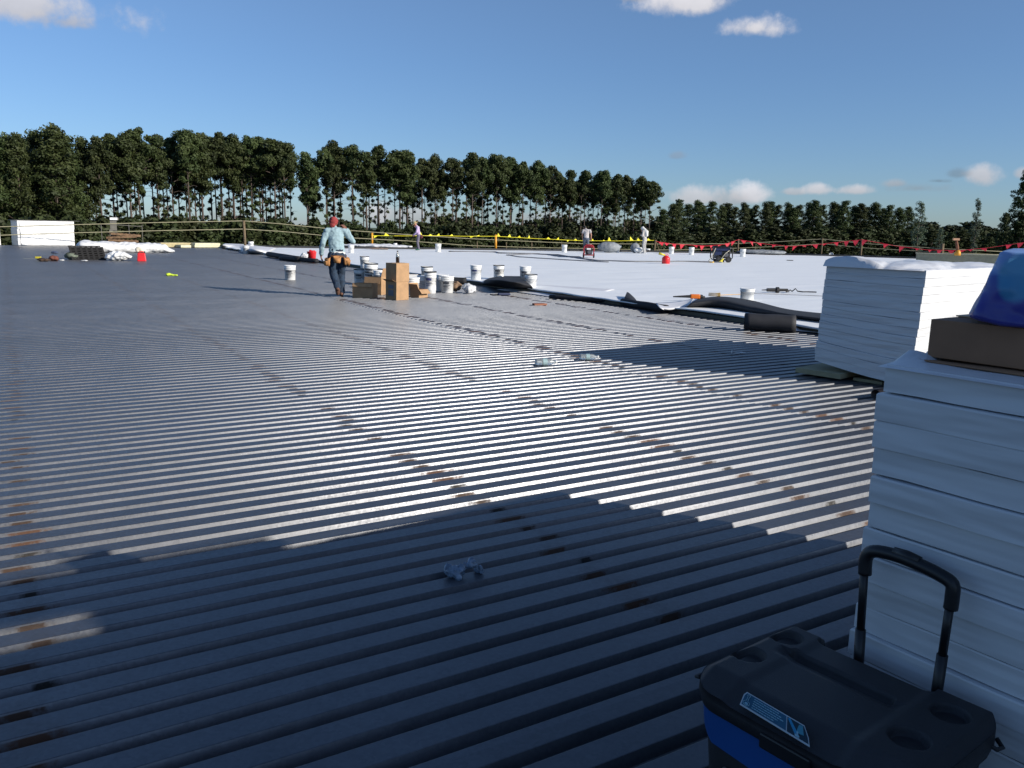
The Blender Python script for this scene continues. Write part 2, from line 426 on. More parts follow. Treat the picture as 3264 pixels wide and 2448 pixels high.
# ================================================================== STACKS OF INSULATION BOARD
WRAP = wrap_mat('white_shrink_wrap', (.62, .63, .645), (1.0, 1.0, 7), .035, .40, .6)
WRAP2 = wrap_mat('white_wrap_top', (.68, .69, .71), (2, 2, 2), .035)
foam = mat('foam_block', (.31, .28, .17), .85)
def stack(label, loc, rz, lx, ly, h, n, zb=lambda s, t: 0., group=None, jit=.006, seed=1, lean=(0, 0)):
    """local x = long side, local y = short side going back; origin = near-left corner"""
    rnd = random.Random(seed)
    t0 = thing('insulation_stack', label, 'stack', loc, rz, group)
    dz = 0
    for k in range(n):
        z0 = k/n; z1 = (k+1)/n
        jx = rnd.uniform(-jit, jit)+lean[0]*k/n; jy = rnd.uniform(-jit, jit)+lean[1]*k/n
        bm = nb(); NX, NY = 14, 10
        def P(i, j, w, inset=0):
            s = i/NX; q = j/NY; b = zb(s, q)
            ins = .0025 if inset else 0
            x = ins+(lx-2*ins)*s; y = ins+(ly-2*ins)*q
            wob = .004*noise.noise(Vector((x*5, y*5, k*2.3)))
            return Vector((x+jx, y+jy, b+(h-b)*w+ (0 if k == n-1 and w == z1 else wob)))
        levels = [(z0+.002, 1), (z0+.012*1/n*8/10+.002, 0), (z1-.0035, 0), (z1, 1)]
        rings = []
        per = [(i, 0) for i in range(NX)]+[(NX, j) for j in range(NY)]+[(i, NY) for i in range(NX, 0, -1)]+[(0, j) for j in range(NY, 0, -1)]
        for w, ins_ in levels: rings.append([bm.verts.new(P(i, j, w, ins_)) for i, j in per])
        for a, b in zip(rings, rings[1:]): bridge(bm, a, b)
        bm.faces.new(rings[0][::-1]); bm.faces.new(rings[-1])
        obj('board_layer', bm, WRAP, t0, smooth=False)
    return t0
def drape(name, parent, bumps, lx, ly, z, m, seed=0, over=.0):
    """loose plastic lying on top; bumps = list of (x, y, r, height)"""
    bm = nb(); NX, NY = 70, 44; g = []
    for i in range(NX+1):
        row = []
        for j in range(NY+1):
            x = -over+(lx+2*over)*i/NX; y = -over+(ly+2*over)*j/NY
            hh = 0
            for (bx, by, rx, ry, bh) in bumps:
                q = ((x-bx)/rx)**2+((y-by)/ry)**2
                hh = max(hh, bh*max(0, 1-q)**.7)
            hh *= 1+.35*noise.noise(Vector((x*4, y*4, seed)))
            hh += .012*abs(noise.noise(Vector((x*6, y*6, seed+5))))+.004
            e = min(i, NX-i, j, NY-j)
            if e == 0: hh = -.006
            row.append(bm.verts.new((x, y, z+hh)))
        g.append(row)
    for a, b in zip(g, g[1:]):
        for j in range(NY): bm.faces.new((a[j], b[j], b[j+1], a[j+1]))
    return obj(name, bm, m, parent, smooth=True)

# stack beside the camera (near right)
T1 = Vector((.88, 1.946, 0)); d1 = Vector((.58, -.814, 0)).normalized(); n1v = Vector((.814, .58, 0))
rz1 = math.atan2(d1.y, d1.x)
# local x along d1 (1.22), local y along n1v (2.05)
s1 = stack('tall shaded stack of white wrapped boards beside the wheeled cooler', T1, rz1, 1.22, 2.2, 1.157, 17, jit=.009, seed=4)
drape('wrap_top', s1, [(.02, .10, .06, .05, .02), (.03, .24, .05, .07, .016)], 1.235, 2.21, 1.157, WRAP2, 3, .006)
# twisted tuft of plastic at the corner
bm = nb(); pts = [(.03, .16, 1.16), (.04, .19, 1.20), (.10, .22, 1.215), (.12, .24, 1.245)]
tube(bm, pts, .018, 6, .004); obj('wrap_tuft', bm, WRAP2, s1, True)

# second stack, farther, lit on its long side
N2 = Vector((3.826, 7.819, 0)); a2 = R_(41)
s2 = stack('stack of white wrapped boards standing at the roof membrane edge, one side sunlit', N2, a2, 2.44, 1.0, 1.146, 14,
           zb=lambda s, t: .035+.125*(t**1.5), jit=.007, seed=9, lean=(.03, -.03))
drape('wrap_top', s2, [(.05, .72, .55, .33, .10), (.55, .30, .55, .28, .055), (1.3, .6, .8, .3, .05), (2.0, .3, .5, .25, .035)], 2.44, 1.0, 1.146, WRAP2, 8, .012)
bm = nb()
box(bm, (.35, .9, .045), (.9, .5, .05)); box(bm, (.30, .45, .012), (.45, .3, .03)); box(bm, (1.9, .5, .02), (.45, .8, .04))
obj('foam_foot', bm, foam, s2)

# far left stack near the roof edge and the one cut by the frame
pL = G(60, 783); pR = G(240, 783)
dd = (pR-pL); s3 = stack('white wrapped stack near the far roof edge left of the pallets', pL, math.atan2(dd.y, dd.x), dd.length, 1.2, 1.33, 3, jit=.03, seed=3)
box(bm := nb(), (1.5, .6, 1.345), (3.2, 1.3, .03)); obj('dark_cover', bm, blk, s3)
WR3 = wrap_mat('loose_wrap', (.68, .69, .70), (1.2, 1.2, 1.2), .10, .35, .9)
bm = nb(); g = []
for i in range(31):
    row = []
    for j in range(17):
        x = .12+(dd.length-.24)*i/30; z = .04+1.22*j/16
        edge = min(i, 30-i)/30
        y = -.035-.05*max(0, noise.noise(Vector((x*3, z*1.5, 2))))-.12*math.exp(-edge*18)*abs(noise.noise(Vector((z*4, i*.1, 7))))
        row.append(bm.verts.new((x, y, z)))
    g.append(row)
for a, b in zip(g, g[1:]):
    for j in range(16): bm.faces.new((a[j], b[j], b[j+1], a[j+1]))
obj('front_wrap', bm, WR3, s3, True)
pL2 = G(-200, 781); pR2 = G(3, 781)
dd2 = pR2-pL2
stack('white wrapped stack cut off by the left edge of the picture', pL2, math.atan2(dd2.y, dd2.x), dd2.length, 1.2, 1.36, 3, jit=.02, seed=5)

# unseen stack, boxes and board added behind the viewpoint to shade the foreground
st4 = stack('unseen double stack of white wrapped boards added behind the viewpoint for shade', UV(1.55, 2.72), RIBROT, 2.6, 1.22, 2.3, 24, seed=12)

for q_, w_ in ((1.82, 'left'), (3.6, 'right')):  # added props: hold the shading board and narrow the lit gap below it
    tag(obj('cardboard_box', box(nb(), (0, 0, .12), (.6 if q_ > 3 else .28, .36, .235)), mat('cardboard', (.40, .245, .13), .85), loc=UV(q_, 1.76, 2.306), rot=(0, 0, RIBROT)), 'unseen small brown box added under the %s end of the loose shading board' % w_, 'box')
tag(obj('insulation_board', box(nb(), (0, 0, 0), (2.5, .36, .05)), foam, loc=UV(2.9, 1.62, 2.57), rot=(0, 0, RIBROT)), 'unseen board added across two boxes on the double stack to shape the shade', 'board')  # added out of view to cast a strip of shade beyond a lit patch

# ================================================================== TREES
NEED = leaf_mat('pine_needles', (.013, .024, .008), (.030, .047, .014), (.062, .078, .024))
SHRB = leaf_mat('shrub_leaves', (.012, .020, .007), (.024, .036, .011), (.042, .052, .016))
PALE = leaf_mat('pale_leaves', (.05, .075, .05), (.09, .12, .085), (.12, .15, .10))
BARK = mat('pine_bark', (.085, .065, .055), .95, 0, .4, .8, .02, 3)
def leaves(bm, rnd, c, r, n, size, tl, flat=.8):
    tone = rnd.random()
    for _ in range(n):
        d = Vector((rnd.gauss(0, 1), rnd.gauss(0, 1), rnd.gauss(0, 1))).normalized()
        k = r*(rnd.random()**.45)
        p = Vector(c)+Vector((d.x*k, d.y*k, d.z*k*flat))
        a = Vector((rnd.gauss(0, 1), rnd.gauss(0, 1), rnd.gauss(0, 1))).normalized()
        nrm = (d+a*.8).normalized()
        t1 = nrm.orthogonal().normalized(); t2 = nrm.cross(t1)
        th = rnd.random()*PI; s = size*(.6+rnd.random()*.8)
        u1 = (t1*math.cos(th)+t2*math.sin(th))*s; u2 = (t2*math.cos(th)-t1*math.sin(th))*s*.55
        f = bm.faces.new([bm.verts.new(p-u1), bm.verts.new(p+u2), bm.verts.new(p+u1), bm.verts.new(p-u2)])
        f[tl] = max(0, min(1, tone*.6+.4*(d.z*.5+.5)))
def finish_leaves(name, bm, tl, m, parent):
    o = None
    me = bpy.data.meshes.new(name); bm.faces.ensure_lookup_table()
    vals = [f[tl] for f in bm.faces]; bm.faces.layers.float.remove(tl); bm.to_mesh(me); bm.free()
    at = me.attributes.new('tone', 'FLOAT', 'FACE'); at.data.foreach_set('value', vals)
    me.materials.append(m); o = bpy.data.objects.new(name, me); scene.collection.objects.link(o); o.parent = parent
    return o
PROTO_H = 20.
def make_pine(seed, lo, rad, nclump=46, per=95, low=6, split=False, lm=NEED, kind='pine_tree', leafs=.165):
    rnd = random.Random(seed); root = bpy.data.objects.new(kind, None); scene.collection.objects.link(root)
    H = PROTO_H; bt = nb(); sway = Vector((rnd.uniform(-.5, .5), rnd.uniform(-.5, .5), 0))
    def axis(t): return Vector((sway.x*math.sin(t*2.6), sway.y*math.sin(t*2.2), H*t))
    tube(bt, [axis(i/10*.97) for i in range(11)], .19, 7, .05)
    bc = nb(); tl = bc.faces.layers.float.new('tn')
    cl = []
    for i in range(nclump):
        t = lo+(1-lo)*((i+rnd.random())/nclump)
        q = (t-lo)/(1-lo)
        pr = rad*(.35+.80*math.sin(PI*min(1, q*.75+.22)))*(.55+.75*rnd.random())*(1-.35*q**3)
        ang = i*2.4+rnd.uniform(-.5, .5); rr = pr*(rnd.random()**.5)*.82
        c = axis(t)+Vector((math.cos(ang)*rr, math.sin(ang)*rr, rnd.uniform(-.2, .3)))
        cl.append((c, .42+.75*rnd.random()**1.3, t))
    cl.append((axis(.985), .6, 1)); cl.append((axis(.95)+Vector((.4, .2, 0)), .7, 1))
    for i in range(low):
        t = rnd.uniform(.28, lo); ang = rnd.random()*2*PI; rr = rnd.uniform(.2, rad*.65)
        cl.append((axis(t)+Vector((math.cos(ang)*rr, math.sin(ang)*rr, .1)), rnd.uniform(.22, .50), t))
    for c, r, t in cl:
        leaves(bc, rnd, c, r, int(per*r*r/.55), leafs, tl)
        base = axis(max(.2, t-.05)) 
        if (Vector((c.x, c.y, 0))-Vector((base.x, base.y, 0))).length > .4 and rnd.random() < .8:
            tube(bt, [base, (base+c)/2+Vector((0, 0, -.1)), c], .055, 4, .02)
    for i in range(5):                       # bare dead branches
        t = rnd.uniform(.3, lo+.05); ang = rnd.random()*6.28; b0 = axis(t)
        tube(bt, [b0, b0+Vector((math.cos(ang)*1.0, math.sin(ang)*1.0, .3)), b0+Vector((math.cos(ang)*1.8, math.sin(ang)*1.8, .2))], .035, 4, .012)
    obj('trunk', bt, BARK, root); finish_leaves('crown', bc, tl, lm, root)
    return root
def make_shrub(seed, w, lm=SHRB, kind='young_pine'):
    rnd = random.Random(seed); root = bpy.data.objects.new(kind, None); scene.collection.objects.link(root)
    H = 6.; bt = nb(); tube(bt, [(0, 0, 0), (.1, 0, H*.5), (0, .1, H*.9)], .09, 6, .02)
    bc = nb(); tl = bc.faces.layers.float.new('tn')
    for i in range(34):
        t = ((i+rnd.random())/34)**.8; ang = i*2.4
        rr = w*(1-t*.78)*(rnd.random()**.5)
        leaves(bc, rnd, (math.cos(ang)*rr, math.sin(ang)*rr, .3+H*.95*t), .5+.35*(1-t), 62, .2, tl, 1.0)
    obj('trunk', bt, BARK, root); finish_leaves('crown', bc, tl, lm, root)
    return root
tall = [make_pine(11, .76, 2.6, 34, 200, 15), make_pine(12, .64, 2.2, 36, 200, 13), make_pine(13, .80, 2.1, 26, 200, 8), make_pine(14, .62, 2.8, 38, 200, 12), make_pine(15, .76, 3.1, 38, 200, 16), make_pine(16, .66, 1.7, 24, 200, 16), make_pine(17, .78, 2.4, 26, 200, 10)]
thin = [make_pine(51, .74, 1.6, 16, 190, 12), make_pine(52, .70, 1.4, 14, 190, 18), make_pine(53, .78, 1.8, 15, 190, 8)]
full = [make_pine(21, .22, 2.8, 84, 120, 4), make_pine(22, .26, 3.1, 84, 120, 4), make_pine(23, .18, 2.5, 76, 120, 4)]
palet = [make_pine(31, .25, 2.6, 52, 70, 5, lm=PALE, kind='pale_tree'), make_pine(32, .15, 2.2, 38, 70, 5, lm=PALE, kind='pale_tree')]
shr = [make_shrub(41, 1.9), make_shrub(42, 2.3), make_shrub(43, 1.6)]
used_proto = set()
def plant(protos, i, px, top, D, label, cat, group, wide=1., zb=GZ, rs=0, base_h=PROTO_H):
    p = protos[i % len(protos)]
    if p.name in used_proto: o = copy_tree(p)
    else: o = p; used_proto.add(p.name)
    d = pray(px, top); t = D/d.y; zt = d.z*t+EYE; sc = (zt-zb)/base_h
    o.location = (d.x*t, D, zb); o.scale = (sc*wide, sc*wide*(1.1-.2*((i*37) % 10)/10), sc); o.rotation_euler = (0, 0, (i*2.17+rs) % 6.28)
    tag(o, label, cat, group); return o
def depth(px):
    pts = [(-300, 98), (0, 106), (700, 138), (1400, 165), (2100, 205), (2200, 290), (3300, 340)]
    for (a, b), (c, d) in zip(pts, pts[1:]):
        if px <= c: return b+(d-b)*(px-a)/(c-a)
    return 340
rt = random.Random(5)
K = 1.4756
front = [(-70, 300), (-30, 296), (8, 300), (36, 294), (72, 291), (108, 281), (142, 297), (172, 304), (206, 303), (240, 293), (270, 296), (300, 285), (335, 293), (368, 300), (400, 287), (432, 295), (470, 290), (500, 297), (530, 300), (560, 297), (586, 303), (612, 313), (660, 336), (704, 322), (722, 311), (768, 320), (792, 330), (820, 318), (862, 330), (880, 336), (912, 346), (937, 339), (972, 347), (1020, 331), (1040, 342), (1075, 339), (1105, 346), (1130, 352), (1165, 353), (1195, 363), (1235, 369), (1268, 371), (1302, 373), (1332, 382), (1355, 381), (1385, 386), (1405, 396)]
for i, (x, y) in enumerate(front):
    px = x*K; py = y*K
    fl = x < 175
    wide = {108: 1.25, 722: 1.15, 862: 1.2, 1405: 1.25, 1020: 1.1}.get(x, 1.0)*(.92+.2*rt.random())
    plant(full if fl else tall, i, px, py, depth(px)+rt.uniform(-3, 3),
          'tall pine, %s from the left along the front row of the tree line' % nth(i+1), 'tree', 'tall pines along the front row', wide)
# pines close behind the front row, a little lower
j = 0; x = -60
while x < 1398:
    top = None
    for (a, b), (c, d) in zip(front, front[1:]):
        if a <= x <= c: top = b+(d-b)*(x-a)/(c-a)
    if top is None: top = 300
    if not (628 < x < 655 or 676 < x < 690 or 742 < x < 752 or 838 < x < 850 or 893 < x < 902):
        j += 1
        plant((thin if j % 3 else tall) if x > 150 else full, j+j//3, x*K, (top+rt.uniform(6, 40))*K, depth(x*K)+rt.uniform(8, 22),
              'pine standing behind the front row of tall pines, %s from the left' % nth(j), 'tree', 'pines behind the front row', .8+.35*rt.random(), rs=1)
    x += rt.uniform(9, 19) if x > 250 else rt.uniform(12, 20)
# far grove on the right
grove = [(1432, 455), (1452, 444), (1470, 433), (1488, 444), (1505, 436), (1522, 446), (1540, 438), (1558, 446), (1575, 441), (1590, 450), (1605, 441), (1622, 452), (1635, 446), (1652, 440), (1667, 437), (1684, 446), (1700, 441), (1716, 450), (1730, 446), (1747, 441), (1762, 435), (1780, 446), (1800, 440), (1815, 446), (1830, 437), (1846, 448), (1860, 442), (1876, 450), (1892, 441), (1908, 452), (1925, 446), (1945, 452), (1962, 449)]
for i, (x, y) in enumerate(grove):
    plant(full, i+1, x*K, y*K, depth(x*K)+rt.uniform(-8, 8), 'dark pine of the lower distant grove on the right, %s from its left end' % nth(i+1), 'tree', 'pines of the distant grove', 1.25+.4*rt.random())
for i, (x, y, w, D, lb) in enumerate([(1992, 440, 1.15, 260, 'pale feathery tree at the right end of the distant grove'), (2112, 434, .85, 240, 'lone tall thin leaning tree right of the distant grove'),
                             (2035, 497, 1.3, 280, 'small pale tree between the grove and the lone thin tree')]):
    plant(palet, i, x*K, y*K, D, lb, 'tree', None, w)
for i, (x, y, w) in enumerate([(2012, 497, 2.4), (2058, 503, 2.4), (2082, 498, 2.2), (2098, 505, 2.0), (2140, 512, 2.4), (2165, 505, 2.2), (2185, 500, 2.4)]):
    plant(full, i+2, x*K, y*K, 300, 'low dark tree on the far right skyline, %s from the left of its clump' % nth(i+1), 'tree', 'low trees on the far right skyline', w)
for i, (x, y, w, lb) in enumerate([(2176, 462, .9, 'mid height bushy tree left of the tallest tree at the right frame edge'), (2222, 372, 1.0, 'tall dark tree cut by the right edge of the picture'),
                            (2205, 462, 1.5, 'dense dark tree under the tall one at the right edge of the picture')]):
    plant(full, i, x*K, y*K, 200, lb, 'tree', None, w)
# young pines and shrubs making the understory
x = -60; j = 0
while x < 2230:
    if x < 700: base = 484
    elif x < 1450: base = 491+(x-700)*.012
    elif x < 1980: base = 502
    else: base = 508
    lowgap = (628 < x < 655)
    j += 1
    D = depth(x*K)-rt.uniform(8, 16)
    plant(shr, j, x*K, (base+rt.uniform(-12, 12)+(14 if lowgap else 0))*K, D, 'bushy young pine in the understory, %s from the left' % nth(j), 'tree', 'young pines of the understory', 1.0+.6*rt.random() if x < 1430 else 1.7+.6*rt.random(), base_h=6.)
    x += rt.uniform(13, 20)
# second denser shrub rank behind it
x = -60; j = 0
while x < 2230:
    base = 481 if x < 620 else (492 if x < 900 else 482)
    if x > 1450: base = 492
    j += 1
    if not (628 < x < 690):
        plant(shr, j+1, x*K, (base+rt.uniform(-10, 14))*K, depth(x*K)+rt.uniform(10, 26), 'young pine in the darker rank behind the tall trunks, %s from the left' % nth(j), 'tree', 'young pines behind the tall trunks', 1.1+.5*rt.random() if x < 1430 else 2+.6*rt.random(), rs=2, base_h=6.)
    x += rt.uniform(17, 26)

for p in tall+thin+full+palet+shr:
    if p.name not in used_proto:
        for c in list(p.children): bpy.data.objects.remove(c)
        bpy.data.objects.remove(p)
# ================================================================== GUARD ROPES AND PENNANTS
def fy(px):
    q = [(-400, 779), (0, 782), (700, 787)] + farpx
    for (a, b), (c, d) in zip(q, q[1:]):
        if px <= c: return b+(d-b)*(px-a)/(c-a)
    return q[-1][1]
WOOD = mat('weathered_wood', (.13, .095, .055), .85, 0, .3, 12)
YPOLE = mat('orange_yellow_paint', (.60, .27, .02), .5)
ROPE = mat('guard_rope_fibre', (.30, .28, .18), .8)
def edge_pt(px, py): return AT(px, py, G(px, fy(px)-.5, .05))
fence = thing('rope_guardrail', 'post and rope guardrail with two pale ropes running round the far roof edge', 'guardrail', G(777, 788, 0))
def rel(p, o): return Vector(p)-Vector(o.location)
for px, top, r in ((777, 703, .075), (-200, 727, .06), (1521, 770, .028), (1614, 772, .028), (1695, 773, .03), (1790, 776, .03), (1920, 778, .03), (2354, 762, .06), (2409, 778, .03), (2622, 760, .05), (2748, 763, .075), (3005, 777, .11)):
    t0 = edge_pt(px, top); b0 = Vector((t0.x, t0.y, -.4)); b0.x += .03*t0.y/40 if px == 777 else 0
    obj('post', tube(nb(), [rel(b0, fence), rel(t0, fence)], r, 8), WOOD, fence, True)
for pts in ([(-200, 729), (0, 723), (244, 716), (520, 709), (777, 704), (900, 714), (1047, 729), (1134, 736), (1300, 748), (1500, 761), (1695, 770), (1860, 777), (2088, 778), (2200, 778), (2354, 776), (2490, 770), (2622, 762), (2680, 768), (2748, 776), (3005, 793), (3264, 805)],
            [(-200, 757), (0, 750), (244, 742), (520, 735), (777, 730), (900, 738), (1035, 751), (1134, 759), (1300, 768), (1500, 783), (1695, 789), (1860, 792), (2088, 797), (2200, 796), (2354, 791), (2490, 785), (2622, 777), (2748, 790), (3005, 805), (3264, 815)]):
    obj('rope', tube(nb(), [rel(edge_pt(*p), fence) for p in pts], .022, 6), ROPE, fence, True)

FLY = mat('yellow_pennant', (.80, .72, .03), .6); FLR = mat('red_pennant', (.62, .02, .045), .6)
def pennants(label, pts, gap, m, polecols, seed, size):
    base = G(pts[0][0], fy(pts[0][0])+1.5, .1); t0 = thing('pennant_line', label, 'pennant line', base)
    P3 = [AT(px, py, G(px, fy(px)+1.5, .1)) for px, py in pts]
    obj('cord', tube(nb(), [rel(p, t0) for p in P3], .012, 5), m, t0)
    rnd = random.Random(seed)
    for a, b in zip(P3, P3[1:]):
        L = (b-a).length; n = max(1, int(L/gap+.5)); d = (b-a)/n; dx = Vector((d.x, d.y, 0)).normalized(); nn_ = Vector((-dx.y, dx.x, 0))
        for i in range(n):
            p = a+d*(i+.5+rnd.uniform(-.28, .28)); w = size*(.55+.7*rnd.random()); h = size*rnd.uniform(.3, 1.2)
            if rnd.random() < .08: continue
            up = -1 if rnd.random() < (.35 if m is FLR else .0) else 1
            if m is FLR: up = -1
            elif rnd.random() < .25: up = -1
            bm = nb()
            tip = p+dx*rnd.uniform(-.5, .6)*size+Vector((0, 0, up*h))+nn_*rnd.uniform(-.2, .2)*size
            mid = (p+tip)/2+nn_*rnd.uniform(-.12, .12)*size
            q = [p-dx*w/2, p+dx*w/2, mid+dx*w*.28, tip, mid-dx*w*.28]
            fr = [bm.verts.new(rel(x_, t0)) for x_ in q]; bk = [bm.verts.new(rel(x_+nn_*.006, t0)) for x_ in q]
            bm.faces.new(fr); bm.faces.new(bk[::-1]); bridge(bm, fr, bk)
            obj('pennant', bm, m, t0)
    for px, top, bot, mm, r in polecols:
        b0 = G(px, bot, .1); tp = AT(px, top, b0)
        obj('post', tube(nb(), [rel(b0, t0), rel(tp, t0)], r, 8), mm, t0, True)
    return t0
py_ = pennants('line of yellow pennants strung on orange posts behind the white roof', [(1186, 751), (1290, 752), (1380, 751), (1480, 753), (1580, 753), (1700, 760), (1850, 767), (1960, 768), (2085, 766)], .62, FLY, [(1186, 742, 787.5, YPOLE, .07), (1580, 748, 797, YPOLE, .075)], 3, .23)
# a-frame of two sticks where yellow meets red
b0 = G(2085, 804, .1); tp = AT(2090, 764, b0); b1 = G(2102, 801, .1)
af = thing('stick_frame', 'two leaning wooden sticks where the yellow and red pennants meet', 'post', b0)
obj('stick', tube(nb(), [(0, 0, 0), rel(tp, af)], .06, 7), WOOD, af); obj('stick', tube(nb(), [rel(b1, af), rel(tp, af)-Vector((0, .05, .1))], .04, 7), WOOD, af)
pennants('line of red pennants sagging between posts on the right side of the roof', [(2092, 770), (2140, 777), (2250, 784), (2310, 779), (2354, 764), (2440, 778), (2520, 785), (2620, 778), (2690, 770), (2748, 764), (2850, 783), (2950, 796), (3050, 799), (3150, 790), (3264, 773), (3420, 758)], .62, FLR, [], 6, .30)

# ================================================================== MEMBRANE FLAPS AND ROLLS AT THE EDGE
TPOF = mat('membrane_white_side', (.66, .67, .70), .5, 0, .05, 2); TPOB = mat('membrane_black_side', (.012, .013, .017), .75, 0, .25, 5, .006, 5)
def sheet(name, label, cat, pts, m, th=.004, origin=None, parent=None, sub=3):
    """pts: grid rows of world points, interpolated into a bent sheet"""
    rows = [[Vector(p) for p in r] for r in pts]
    def cr_(p, t):
        n = len(p)-1; f = min(t*n, n-1e-6); i = int(f); f -= i
        a, b, c, d = p[max(0, i-1)], p[i], p[i+1], p[min(n, i+2)]
        return .5*((2*b)+(c-a)*f+(2*a-5*b+4*c-d)*f*f+(3*b-a-3*c+d)*f**3)
    NX = (len(rows[0])-1)*6; NY = (len(rows)-1)*6
    org = Vector(origin) if origin else rows[0][0]
    bm = nb(); g = []
    for j in range(NY+1):
        g.append([])
        for i in range(NX+1):
            q = cr_([cr_(r, i/NX) for r in rows], j/NY)
            g[-1].append(bm.verts.new(q-org))
    for a, b in zip(g, g[1:]):
        for i in range(NX): bm.faces.new((a[i], a[i+1], b[i+1], b[i]))
    o = obj(name, bm, m, parent, True, loc=org)
    so = o.modifiers.new('thick', 'SOLIDIFY'); so.thickness = th
    if label: tag(o, label, cat)
    return o
def Z(p, z): return Vector((p.x, p.y, z))
def flap(pts_px, m, name, label, cat): return sheet(name, label, cat, [[AT(px, py, G(px, by, 0)) if by != py else G(px, py, z) for (px, py, by, z) in r] for r in pts_px], m)
def roll(label, p0, p1, r, m, name='membrane_roll', cat='roll', ends=True):
    p0 = Vector(p0); p1 = Vector(p1); t0 = thing(name, label, cat, Z(p0, 0))
    d = p1-p0; L = d.length; bm = nb(); n = 10
    pts = [p0+d*i/n+Vector((0, 0, .003*math.sin(i*1.3))) for i in range(n+1)]
    tube(bm, [rel(p, t0) for p in pts], r, 16); obj('sheet_roll', bm, m, t0, True)
    bm = nb(); dn = d.normalized()
    a = dn.orthogonal().normalized(); b = dn.cross(a)
    sp_ = [p0-dn*.004+(a*math.cos(k*.5)+b*math.sin(k*.5))*(r*.15+r*.8*k/60) for k in range(60)]
    tube(bm, [rel(p, t0) for p in sp_], r*.045, 4); obj('roll_end', bm, TPOF if m is TPOB else TPOB, t0)
    return t0
# black underside strips along the membrane edge, left to right
roll('long black roll of membrane at the edge left of the red bucket', G(855, 810, .12), G(955, 826, .12), .11, TPOB)
roll('second black roll of membrane under the red bucket edge', G(895, 822, .1), G(1010, 832, .1), .09, TPOB)
roll('black roll of membrane lying behind the white buckets', G(1375, 893, .11), G(1486, 896, .11), .09, TPOB)
roll('thin black roll lying in front of the white sheet corner at centre', G(1753, 946, .05), G(1990, 962, .05), .045, TPOB)
roll('black roll under the white folded sheet', G(1985, 963, .07), G(2125, 985, .07), .075, TPOB)
sheet('folded_membrane', 'black underside of membrane folded up between two white buckets', 'membrane',
      [[G(1512, 905, .02), G(1580, 914, .02), G(1640, 922, .02), G(1700, 926, .02)],
       [G(1540, 897, .10), G(1585, 898, .20), G(1640, 905, .22), G(1695, 912, .16)],
       [G(1545, 893, .13), G(1595, 890, .26), G(1640, 896, .27), G(1675, 893, .24)],
       [G(1560, 886, .11), G(1600, 880, .14), G(1640, 880, .14), G(1690, 880, .12)]], TPOB)
sheet('folded_membrane', 'white sheet corner lying in front of the black fold, pointing at the boards', 'membrane',
      [[G(1585, 922, .012), G(1700, 938, .012), G(1780, 948, .012), G(1850, 950, .015)],
       [G(1640, 918, .04), G(1720, 922, .06), G(1790, 928, .07), G(1900, 938, .06)],
       [G(1690, 906, .11), G(1760, 910, .12), G(1830, 914, .12), G(1960, 922, .12)]], TPOF)
sheet('folded_membrane', 'black pointed flap of membrane standing up left of the curled white sheet', 'membrane',
      [[G(1985, 962, .02), G(2020, 968, .02), G(2060, 974, .02)],
       [G(1990, 950, .14), G(2015, 957, .12), G(2045, 968, .06)],
       [AT(1998, 931, G(1998, 962)), AT(2006, 934, G(2006, 962)), AT(2030, 956, G(2030, 964))]], TPOB)
sheet('folded_membrane', 'curled white sheet of membrane hanging over the edge beside the long black fold', 'membrane',
      [[G(2112, 986, .10), G(2140, 992, .02), G(2175, 988, .02), G(2190, 982, .03)],
       [G(2100, 978, .13), G(2135, 984, .10), G(2185, 975, .12), G(2200, 968, .16)],
       [G(2090, 966, .14), G(2150, 962, .14), G(2190, 956, .15), G(2212, 950, .17)]], TPOF)
sheet('folded_membrane', 'long black fold of membrane lying along yellowish insulation up to the sunlit stack', 'membrane',
      [[G(2185, 986, .05), G(2290, 985, .07), G(2420, 1003, .09), G(2540, 1018, .09), G(2640, 1030, .09)],
       [G(2195, 972, .16), G(2290, 969, .19), G(2410, 988, .17), G(2530, 1006, .17), G(2640, 1018, .17)],
       [G(2210, 961, .20), G(2290, 950, .27), G(2380, 968, .22), G(2500, 996, .18), G(2640, 1008, .17)],
       [G(2230, 950, .13), G(2300, 945, .13), G(2390, 956, .13), G(2510, 985, .13), G(2640, 1000, .13)]], TPOB)
olive = mat('insulation_face', (.20, .195, .12), .85)
bm = nb(); A_ = [G(2190, 990, .03), G(2545, 1040, .03)]
d_ = (A_[1]-A_[0]).normalized(); q_ = Vector((-d_.y, d_.x, 0))
L_ = (A_[1]-A_[0]).length
tag(obj('insulation_board', box(nb(), (L_/2, .6, .05), (L_, 1.2, .09)), olive, loc=Z(A_[0], .0), rot=(0, 0, math.atan2(d_.y, d_.x))), 'olive faced insulation board with bare edge under the long black fold', 'board')
c0 = G(2372, 1052, .0); c1 = G(2534, 1060, .0)
roll('short fat black roll standing below the olive insulation edge', Z(c0, .13)+RV*0, Z(c1, .13), .13, mat('dark_roll', (.022, .023, .028), .7, 0, .2, 5), 'membrane_roll')
sheet('folded_membrane', 'small white scrap of membrane between the fat black roll and the stack', 'membrane',
      [[G(2535, 1054, .02), G(2570, 1056, .02), G(2640, 1062, .02)], [G(2535, 1042, .06), G(2570, 1044, .03), G(2640, 1046, .05)], [G(2545, 1032, .08), G(2580, 1028, .1), G(2640, 1030, .1)]], TPOF)
sheet('folded_membrane', 'crumpled loose white sheet at the far left corner of the roof near the tall post', 'membrane',
      [[G(702, 788, .01), G(740, 795, .01), G(790, 806, .01), G(850, 812, .01)], [G(710, 780, .25), G(760, 784, .10), G(800, 790, .28), G(860, 800, .15)], [G(715, 776, .05), G(770, 778, .12), G(830, 783, .12), G(880, 790, .12)]], TPOF)
tube_m = mat('dark_tube', (.03, .022, .02), .5)
rp = G(2789, 1274, 0)
